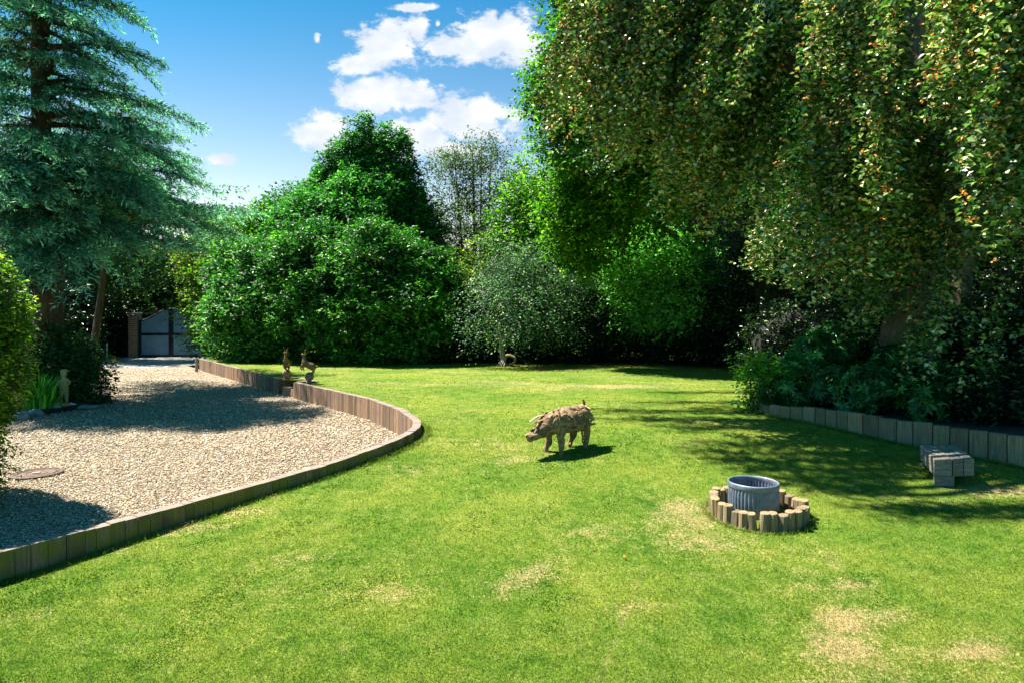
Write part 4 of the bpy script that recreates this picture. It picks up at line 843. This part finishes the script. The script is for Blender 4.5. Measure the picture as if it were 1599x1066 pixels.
# silvery weeping tree with trunk
sv_ = lawn_pt(787, 570.5); st_ = plant('silver_pear_tree', tuple(sv_), 'small spreading silvery leaved tree with a short pale trunk at the far lawn edge', 'tree')
crown('crown', [E(790, 470, 21.2, 56, 40), E(752, 498, 21, 30, 16), E(728, 505, 21, 16, 12), E(812, 500, 20.8, 44, 18), E(850, 488, 21.2, 30, 30), E(872, 512, 21, 14, 14), E(800, 425, 21.8, 34, 26), E(868, 455, 22, 26, 30), E(845, 420, 22.4, 26, 18), E(900, 440, 22.2, 18, 24), E(782, 392, 22.8, 26, 34), E(820, 398, 22.8, 22, 24)], 4300, 6, .085, M['silver'], st_, clump=.6, twig=.42, depth=.7, amp=.25, lf=1.9, droop=.9, gap=-.35, upn=.5, zmin=1.25)
mb = MB(); q = at(783, 535, 21.2); trunk(mb, [sv_ - [0, 0, .1], (sv_ + q) / 2, q, at(800, 470, 21.5)], [.11, .085, .08, .03], 9)
for e in ((745, 470), (840, 460), (870, 440), (770, 440)): trunk(mb, [q, (q + at(*e, 21.5)) / 2 + [0, 0, .15], at(*e, 21.5)], [.06, .04, .012], 6)
mb.build('trunk', M['bark_pale'], st_)
# dark hedge along the far end of the lawn
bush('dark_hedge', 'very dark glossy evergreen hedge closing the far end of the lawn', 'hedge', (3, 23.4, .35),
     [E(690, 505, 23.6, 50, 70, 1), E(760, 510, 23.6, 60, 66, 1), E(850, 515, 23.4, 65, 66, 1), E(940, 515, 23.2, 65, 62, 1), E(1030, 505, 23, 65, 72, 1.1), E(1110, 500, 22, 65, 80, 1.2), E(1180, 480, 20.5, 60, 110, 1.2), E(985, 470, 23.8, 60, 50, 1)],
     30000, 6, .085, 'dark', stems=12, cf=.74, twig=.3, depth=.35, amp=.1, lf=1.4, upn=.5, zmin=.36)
# sunlit trees behind the dark hedge
bush('sunlit_tree', 'bright fresh green leafy tree catching the sun above the far dark hedge', 'tree', (*at(1010, 500, 22.6)[:2], .3), [E(1010, 420, 22.4, 52, 46), E(1055, 432, 22.2, 44, 44), E(975, 440, 22.8, 34, 40), E(1080, 470, 21.6, 36, 34), E(1020, 472, 22.4, 54, 30)], 8000, 6, .125, 'hornbeam', stems=6, cf=.5, clump=.75, twig=.4, depth=.4, amp=.2, lf=1.8, rise=.2, bright=.4)  # bright lightens the leaf colour, painting in sunlight on this tree
bush('yellow_green_tree', 'small patch of yellow green foliage between the lime and the bright sunlit tree', 'tree', (*at(930, 500, 27)[:2], .3), [E(940, 425, 27, 34, 34), E(920, 460, 26, 34, 36)], 1700, 5, .11, 'yellow', stems=3, twig=.35, depth=.7, amp=.2, lf=2.2)
# far woodland as one mass
wr = []
for px_ in range(-150, 2000, 85): 
    if 470 < px_ < 860 or px_ < 470: vv = 470
    else: vv = 430
    wr.append(E(px_, vv, 36, 85, (110 if px_ < 860 else 190), 1.6))
o = crown('woodland', wr, 20000, 5, .22, M['wood_far'], None, twig=.6, depth=.4, amp=.15, lf=.8, back=.1)
o2 = core(wr, M['inner'], None, .8); o2.name = 'woodland_shade_core'; tag(o2, 'added black core standing in for the shade inside the distant woodland', 'woodland', kind='stuff')  # added dark filler for the shade between the woodland leaves
tag(o, 'distant mass of dark green woodland behind the garden', 'woodland', kind='stuff')
# dark shrubbery left of the gate and under the cedars
bush('dark_laurel', 'dark shady shrub under the cedars left of the brick gate pier', 'shrub', (-22.5, 33.2, 0), [E(150, 505, 33.5, 52, 56, 1.2), E(90, 510, 30, 60, 60, 1.2), E(10, 505, 26, 90, 80, 1.4), E(185, 500, 34.5, 24, 50, 1)], 9500, 5, .16, 'dark', stems=8, twig=.4, depth=.4, amp=.12, lf=1.4)
bush('deciduous_tree', 'shady green tree rising beyond the driveway gate', 'tree', (-20, 38, 0), [E(250, 440, 38, 60, 48), E(300, 450, 38, 50, 45), E(190, 430, 38, 50, 70), E(270, 480, 37, 60, 30)], 4500, 5, .18, 'hornbeam', 'trees behind the laurel hedge', 5, twig=.5, depth=.5, amp=.2)
bush('deciduous_tree', 'mid green tree glimpsed between the two cedar trunks', 'tree', (-24, 31, 0), [E(120, 330, 31, 110, 80), E(60, 420, 31, 100, 80), E(200, 390, 31, 60, 70)], 6500, 5, .17, 'wood_far', 'trees behind the laurel hedge', 5, twig=.5, depth=.6, amp=.2, gap=-.3)

# lime behind the beech
lt = plant('lime_tree', (7.2, 22.5, .3), 'large bright green tree whose left edge meets the sky beside the weeping beech', 'tree')
ELL = [E(925, 60, 19.6, 70, 80), E(900, 150, 19.6, 66, 70), E(930, 250, 19.8, 82, 70), E(985, 310, 20, 80, 52), E(960, -60, 20, 90, 90), E(1060, 130, 20.5, 100, 130), E(1020, 40, 20.5, 120, 120), E(905, 330, 20.5, 45, 55), E(925, 385, 20.5, 38, 40), E(1060, -200, 20.5, 150, 150), E(1120, 240, 21, 50, 50)]
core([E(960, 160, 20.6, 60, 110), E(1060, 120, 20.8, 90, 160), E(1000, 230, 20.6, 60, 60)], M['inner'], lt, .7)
crown('crown', ELL, 30000, 6, .13, M['lime'], lt, twig=.42, depth=.45, amp=.16, lf=1.7, droop=.3, upn=.8, aspect=.7, gap=-.75)
mb = MB(); trunk(mb, [(7.0, 22.6, .1), (6.8, 22.3, 4), (6.3, 21.8, 8), (5.6, 21, 13)], [.36, .28, .2, .06], 12)
for px_, v_ in ((900, 120), (930, 230), (960, 320), (1060, 60), (950, -50), (1080, 300)): e = at(px_, v_, 20); trunk(mb, [(6.8, 22.3, 4.), (6.8 * .5 + e[0] * .5, 21.2, 4 + (e[2] - 4) * .65), tuple(e)], [.14, .08, .02], 7)
mb.build('trunk', M['bark'], lt)

# dark evergreens along the right side behind the beech
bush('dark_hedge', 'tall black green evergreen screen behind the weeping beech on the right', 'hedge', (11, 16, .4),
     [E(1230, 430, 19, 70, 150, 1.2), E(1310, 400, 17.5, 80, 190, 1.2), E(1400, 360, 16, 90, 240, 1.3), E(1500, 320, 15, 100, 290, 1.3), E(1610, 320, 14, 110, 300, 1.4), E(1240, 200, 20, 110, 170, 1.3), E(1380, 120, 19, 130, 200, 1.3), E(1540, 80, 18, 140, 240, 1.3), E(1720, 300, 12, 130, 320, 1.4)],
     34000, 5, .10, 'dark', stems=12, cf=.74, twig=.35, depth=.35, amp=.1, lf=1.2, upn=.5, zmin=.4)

# ---- weeping copper beech
bx, by = 6.9, 11.2
wb = plant('weeping_beech', (bx, by, .42), 'huge weeping copper beech with hanging bronze tipped strands filling the right of the photo', 'tree')
mb = MB(); trunk(mb, [(bx, by, .2), (bx - .05, by, .9), (bx + .1, by, 2.0), (bx, by, 3.4), (bx + .3, by + .2, 6), (bx + .2, by, 9.5)], [.62, .48, .44, .42, .32, .14], 16)
trunk(mb, [(bx + .05, by, 2.4), (bx - .5, by - .3, 3.6), (bx - 1.2, by - .6, 4.6), (bx - 2.6, by - .9, 6.2), (bx - 4.2, by, 8.3)], [.28, .22, .18, .13, .06], 10)
trunk(mb, [(bx + 1.1, by + .6, .2), (bx + 1.3, by + .5, 3), (bx + .9, by + .3, 6), (bx + 1.2, by, 9)], [.24, .2, .16, .08], 9)
curt = []   # (list of (px, vtop, vbot, Y), density, orange)
CUR = [
 ([(905, -60, 120, 11.6), (945, -80, 200, 11.2), (1000, -100, 235, 10.8), (1050, -100, 235, 10.4)], 130, .9, .45),
 ([(925, 0, 175, 12.4), (985, 10, 250, 12), (1050, 20, 285, 11.8), (1110, 40, 330, 11.4), (1170, 50, 350, 11), (1220, 40, 355, 10.6)], 170, .55, .5),
 ([(980, -150, 170, 11.9), (1040, -160, 150, 11.7), (1090, -170, 130, 11.6), (1140, -160, 110, 11.6)], 110, 1., .35),
 ([(1050, -60, 330, 10.6), (1100, -60, 300, 10.2), (1160, -60, 200, 10), (1220, -60, 90, 9.8), (1290, -60, 60, 9.8)], 110, .6, .5),
 ([(1280, -80, 460, 9.4), (1320, -80, 440, 9.2), (1370, -60, 430, 9.1), (1400, -60, 330, 9.2)], 110, .8, .45),
 ([(1385, 60, 470, 10), (1430, 100, 480, 9.8), (1470, 150, 470, 9.6), (1540, 120, 440, 9.3), (1620, 100, 430, 9.0), (1700, 100, 450, 9.0)], 100, .5, .55),
 ([(1470, -200, 110, 8.2), (1500, -220, 230, 8.0), (1525, -200, 265, 7.8), (1545, -200, 200, 7.8)], 36, .95, .16),
 ([(1560, -200, 320, 8.2), (1600, -200, 380, 8.0), (1660, -200, 400, 7.8)], 60, .55, .4),
 ([(1230, 250, 430, 12.2), (1280, 260, 460, 12), (1330, 300, 520, 11.8), (1390, 350, 560, 10.4)], 45, .1, .6),
 ([(1420, 420, 610, 9.8), (1500, 400, 640, 9.4), (1600, 400, 640, 9.0), (1700, 380, 640, 8.6)], 34, .05, .5),
 ([(1180, 320, 420, 13.4), (1230, 310, 440, 13.2), (1280, 300, 450, 13)], 40, .1, .6),
]
SP, SD, SO = [], [], []; MP = []
tw = MB()
for pts, dens, orange, zspread in CUR:
    dens = int(dens * .8); pts = np.array(pts, float); xs_ = np.linspace(0, len(pts) - 1, 6)
    limb = [at(np.interp(q, range(len(pts)), pts[:, 0]), np.interp(q, range(len(pts)), pts[:, 1]), np.interp(q, range(len(pts)), pts[:, 3])) for q in xs_]
    if limb[0][2] > 3.6: trunk(mb, [(bx + .1, by + .1, max(2.6, limb[-1][2] - 1.8)), *(np.array(l) + [0, 0, .12] for l in limb[::-1])], [.11, .07, .06, .05, .04, .03, .015], 6)
    for _ in range(dens):
        u = rng.uniform(0, len(pts) - 1); row = [np.interp(u, range(len(pts)), pts[:, i_]) for i_ in range(4)]
        Y0 = row[3] + rng.normal() * zspread; vt = row[1] + rng.uniform(0, .62) * (row[2] - row[1]) * (rng.uniform() < .75)
        vb = vt + (row[2] - vt) * rng.uniform(.45, 1.06)
        p0, p1 = at(row[0], vt, Y0), at(row[0] - (vb - vt) * rng.uniform(.05, .42) * (1 if row[0] < 1290 else .35), vb, Y0 - rng.uniform(0, .35))
        L = np.linalg.norm(p1 - p0); m_ = max(4, int(L / .045)); t_ = np.linspace(0, 1, m_)
        sway = rng.normal(size=2) * .1
        c = p0 + (p1 - p0) * t_[:, None] + np.stack([sway[0] * np.sin(t_ * 3), sway[1] * np.sin(t_ * 3), .0 * t_], 1) + np.stack([-(1 - t_) ** 3 * -.15, 0 * t_, -.0 * t_], 1)
        if rng.uniform() < .5: tw.tube([c[0], c[m_ // 3], c[2 * m_ // 3], c[-1]], [.009, .006, .004, .002], 4, cap=False)
        SP.append(c); orr = orange * (.3 + .7 * (rng.uniform() < .6)); SO.append(np.full(m_, orr) * (.35 + .65 * (t_ > .15)))
        SD.append(np.repeat(unit(p1 - p0)[None], m_, 0))
SP = np.concatenate(SP); SD = np.concatenate(SD); SO = np.concatenate(SO); n = len(SP); k = 4
P4 = np.repeat(SP + rng.normal(size=(n, 3)) * [.05, .05, .02], k, 0) + rng.normal(size=(n * k, 3)) * [.07, .07, .03]; az = rng.uniform(0, 6.283, n * k)
A = np.stack([np.cos(az), np.sin(az), -.35 + rng.normal(size=n * k) * .3], 1); N = UP * .8 + rng.normal(size=(n * k, 3)) * .45
L_ = rng.uniform(.06, .105, n * k)
leaf_mesh('crown', P4, A, N, L_, L_ * .66, np.clip(rng.uniform(0, .75, n * k) + .25 * np.repeat(rng.uniform(0, 1, n), k), 0, 1), M['beech'], wb)
sel = rng.uniform(0, 1, n) < SO * .65; Pm = SP[sel]; n = len(Pm); k = 4
P4 = np.repeat(Pm + rng.normal(size=(n, 3)) * .07, k, 0) + rng.normal(size=(n * k, 3)) * .014; A = rv(n * k) - UP * .2
leaf_mesh('young_leaves', P4, A, UP * .6 + rng.normal(size=(n * k, 3)) * .5, rng.uniform(.025, .05, n * k), .028, rng.uniform(0, 1, n * k), M['beech_mast'], wb)
# fresh green fan-like sprays deep inside the crown
P = np.stack([at(a_, b_, c_) for a_, b_, c_ in zip(rng.uniform(1150, 1340, 900), rng.uniform(20, 330, 900), rng.uniform(11, 13.5, 900))])
a_ = spray_leaves(P, unit(rng.normal(size=P.shape) * .5 + [-1, -.3, -.3]), .45, 8, .075, .6, .3, 1.0, base=.1); leaf_mesh('inner_leaves', *a_[:3], a_[3], a_[4], a_[5], M['hornbeam'], wb)
# high spreading boughs whose shade falls on the lawn
hp_, hd_ = [], []
def shade(px0, px1, v_, spread_y, h, count, taper=1.):
    g0, g1 = lawn_pt(px0, v_), lawn_pt(px1, v_); off = np.array([-sdir[0], -sdir[1]]) / sdir[2]
    count = int(count * .62); t_ = rng.uniform(0, 1, count) ** .8; hh = h + rng.normal(size=count) * .25
    gy = g0[1] + rng.normal(size=count) * spread_y * (.35 + .65 * t_) * .6; gx = g0[0] + (g1[0] - g0[0]) * t_
    P_ = np.stack([gx - off[0] * hh, gy - off[1] * hh, zl(gy) + hh], 1); hp_.append(P_)
    a0, a1 = np.array([g1[0] - off[0] * h, g0[1] - off[1] * h, h + .3]), np.array([g0[0] - off[0] * h, g0[1] - off[1] * h, h + .3])
    trunk(mb, [(bx + .2, by, 7.5), (a0 * .45 + np.array([bx, by, 7.5]) * .55) + [0, 0, .8], a0, a1], [.16, .12, .07, .015], 7)
for ar in ((1060, 1230, 584, .35, 12.8, 90), (1040, 1260, 612, .5, 12.2, 170), (1010, 1260, 628, .4, 11.6, 140), (948, 1260, 641, .45, 11.0, 260), (975, 1280, 655, .35, 10.8, 200), (1060, 1350, 668, .3, 10.6, 170),
           (1120, 1500, 692, .3, 10.2, 190), (1110, 1480, 706, .25, 10, 200), (1130, 1500, 718, .22, 10, 190), (1170, 1500, 731, .2, 9.8, 160), (1240, 1420, 743, .2, 9.8, 110), (1230, 1420, 757, .14, 9.6, 80), (1300, 1440, 768, .12, 9.6, 50), (1370, 1700, 792, .16, 9.5, 170), (1420, 1700, 803, .12, 9.5, 80)): shade(*ar)
P = np.concatenate(hp_); P = P[(P[:, 0] < 3.5)]
a_ = spray_leaves(P, unit(rng.normal(size=P.shape) * .35 + [-1, -.1, -.2]), .5, 9, .085, .62, .15, 1.4); leaf_mesh('high_boughs', *a_[:3], a_[3], a_[4], a_[5], M['beech'], wb)
# upper crown over the border (above the picture) that keeps the border dark
crown('upper_crown', [(8.5, 12.5, 11.5, 2.4, 3.0, 2.4), (10, 10.5, 11, 3.0, 3.5, 2.6), (6.5, 15.5, 12.5, 2.4, 2.5, 2.0), (10.5, 14, 11, 3, 3, 3)], 4500, 6, .10, M['beech'], wb, twig=.5, depth=.6, amp=.15, lf=1, upn=1.2, back=1.)
mb.build('trunk', M['bark_beech'], wb); tw.build('twigs', M['bark'], wb)
# ivy on the beech trunk
iv = plant('ivy', (bx - .15, by - .5, .45), 'ivy climbing the dark trunks of the weeping beech', 'climbing plant')
n = 2600; z = rng.uniform(.5, 4.6, n) ; az = rng.uniform(math.pi, 2 * math.pi, n); r0 = .46
P = np.stack([bx + np.cos(az) * r0, by + np.sin(az) * r0, z], 1); O_ = np.stack([np.cos(az), np.sin(az), 0 * az], 1); q = lump(P, 2.4) > -.1; P, O_ = P[q], O_[q]
leaf_mesh('foliage', P + O_ * rng.uniform(0, .07, len(P))[:, None], -UP + rng.normal(size=P.shape) * .4 + O_ * .3, O_ + rng.normal(size=P.shape) * .3, rng.uniform(.06, .1, len(P)), .07, rng.uniform(0, 1, len(P)), M['rhodo'], iv)

# rhododendrons and border shrubs
def whorl(name, label, base, ells, n, leaf, m, group='evergreen shrubs in the right border'):
    rt = plant(name, base, label, 'shrub', group); P, O = shell_points(ells, n, .4, .15, 2.4, .5)
    q = P[:, 2] > .42; P, O = P[q], O[q]; k = 9; n = len(P)
    O = unit(O + UP * .5 + rng.normal(size=P.shape) * .3); t1 = unit(np.cross(O, [.3, .5, .1])); t2 = np.cross(O, t1)
    al = np.tile(np.arange(k) * 2 * math.pi / k, n) + np.repeat(rng.uniform(0, 6, n), k)
    D = np.repeat(t1, k, 0) * np.cos(al)[:, None] + np.repeat(t2, k, 0) * np.sin(al)[:, None]; Ok = np.repeat(O, k, 0)
    A = D + Ok * rng.uniform(.0, .5, n * k)[:, None] - UP * .15; L = leaf * rng.uniform(.7, 1.2, n * k)
    leaf_mesh('foliage', np.repeat(P, k, 0), A, Ok + rng.normal(size=A.shape) * .2, L, L * .34, np.clip(np.repeat(rng.uniform(0, .6, n), k) + rng.uniform(0, .4, n * k), 0, 1), M[m], rt)
    mb = MB(); b_ = np.array(base, float)
    for q in range(9):
        e = ells[q % len(ells)]; tip = np.array(e[:3]) + rng.normal(size=3) * np.array(e[3:6]) * .4; trunk(mb, [b_ + rng.normal(size=3) * [.15, .15, 0], (b_ + tip) / 2 + [0, 0, .1], tip], [.03, .022, .01], 6)
    mb.build('stem', M['bark'], rt)
whorl('rhododendron', 'tallest blue green rhododendron with long leaves at the middle of the border', (*at(1275, 500, 11.6)[:2], .48), [E(1270, 575, 11.5, 50, 55), E(1240, 600, 11.2, 36, 40), E(1300, 545, 12, 40, 45), E(1300, 600, 11, 40, 40)], 520, .15, 'rhodo')
whorl('rhododendron', 'mid green rhododendron right of the tallest one, hanging over the sleeper wall', (*at(1370, 500, 10.4)[:2], .5), [E(1365, 600, 10.3, 50, 46), E(1330, 620, 10.4, 30, 36), E(1400, 575, 10.8, 45, 40)], 420, .14, 'rhodo')
whorl('rhododendron', 'low sparse rhododendron nearest the bench behind the sleeper wall', (*at(1445, 500, 9.6)[:2], .5), [E(1440, 625, 9.5, 34, 30), E(1470, 600, 9.8, 35, 35)], 170, .14, 'rhodo')
bush('bright_shrub', 'fresh light green shrub at the left tip of the right border', 'shrub', (*at(1185, 500, 11.9)[:2], .42), [E(1180, 600, 11.6, 26, 34), E(1205, 585, 12, 26, 36)], 420, 6, .085, 'hydr', 'evergreen shrubs in the right border', 5, twig=.2, depth=.5, amp=.2, lf=3)
bush('small_leaved_shrub', 'low small-leaved dark shrub spilling over the left end of the sleeper wall', 'shrub', (*at(1210, 500, 11.3)[:2], .42), [E(1205, 618, 11.2, 30, 22), E(1235, 622, 11.1, 26, 18)], 800, 6, .045, 'redshrub', 'evergreen shrubs in the right border', 5, twig=.15, depth=.4, amp=.15, lf=3)
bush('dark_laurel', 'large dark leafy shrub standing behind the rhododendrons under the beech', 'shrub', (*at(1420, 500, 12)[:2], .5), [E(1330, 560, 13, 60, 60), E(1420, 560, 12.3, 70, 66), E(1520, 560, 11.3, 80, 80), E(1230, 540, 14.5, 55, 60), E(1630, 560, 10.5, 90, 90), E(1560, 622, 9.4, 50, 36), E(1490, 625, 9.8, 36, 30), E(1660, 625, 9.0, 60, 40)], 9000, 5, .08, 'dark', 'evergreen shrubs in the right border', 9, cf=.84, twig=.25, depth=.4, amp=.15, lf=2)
# a few fallen leaves on the lawn
for (px_, v_, c_, lb_) in ((973, 874, 'beech_mast', 'single orange fallen leaf on the grass left of the log ring'), (1330, 732, 'cedar_dead', 'dark brown fallen leaf on the shaded grass between tub and wall')):
    p = lawn_pt(px_, v_) + [0, 0, .022]; o = leaf_mesh('fallen_leaf', np.array([p, p + [.01, .01, .004]]), np.array([[1., .3, .1], [.2, 1, .05]]), np.array([[0, .2, 1.], [.2, 0, 1]]), .035, .022, np.array([.3, .6]), M[c_], None); tag(o, lb_, 'leaf', 'fallen leaves on the lawn')
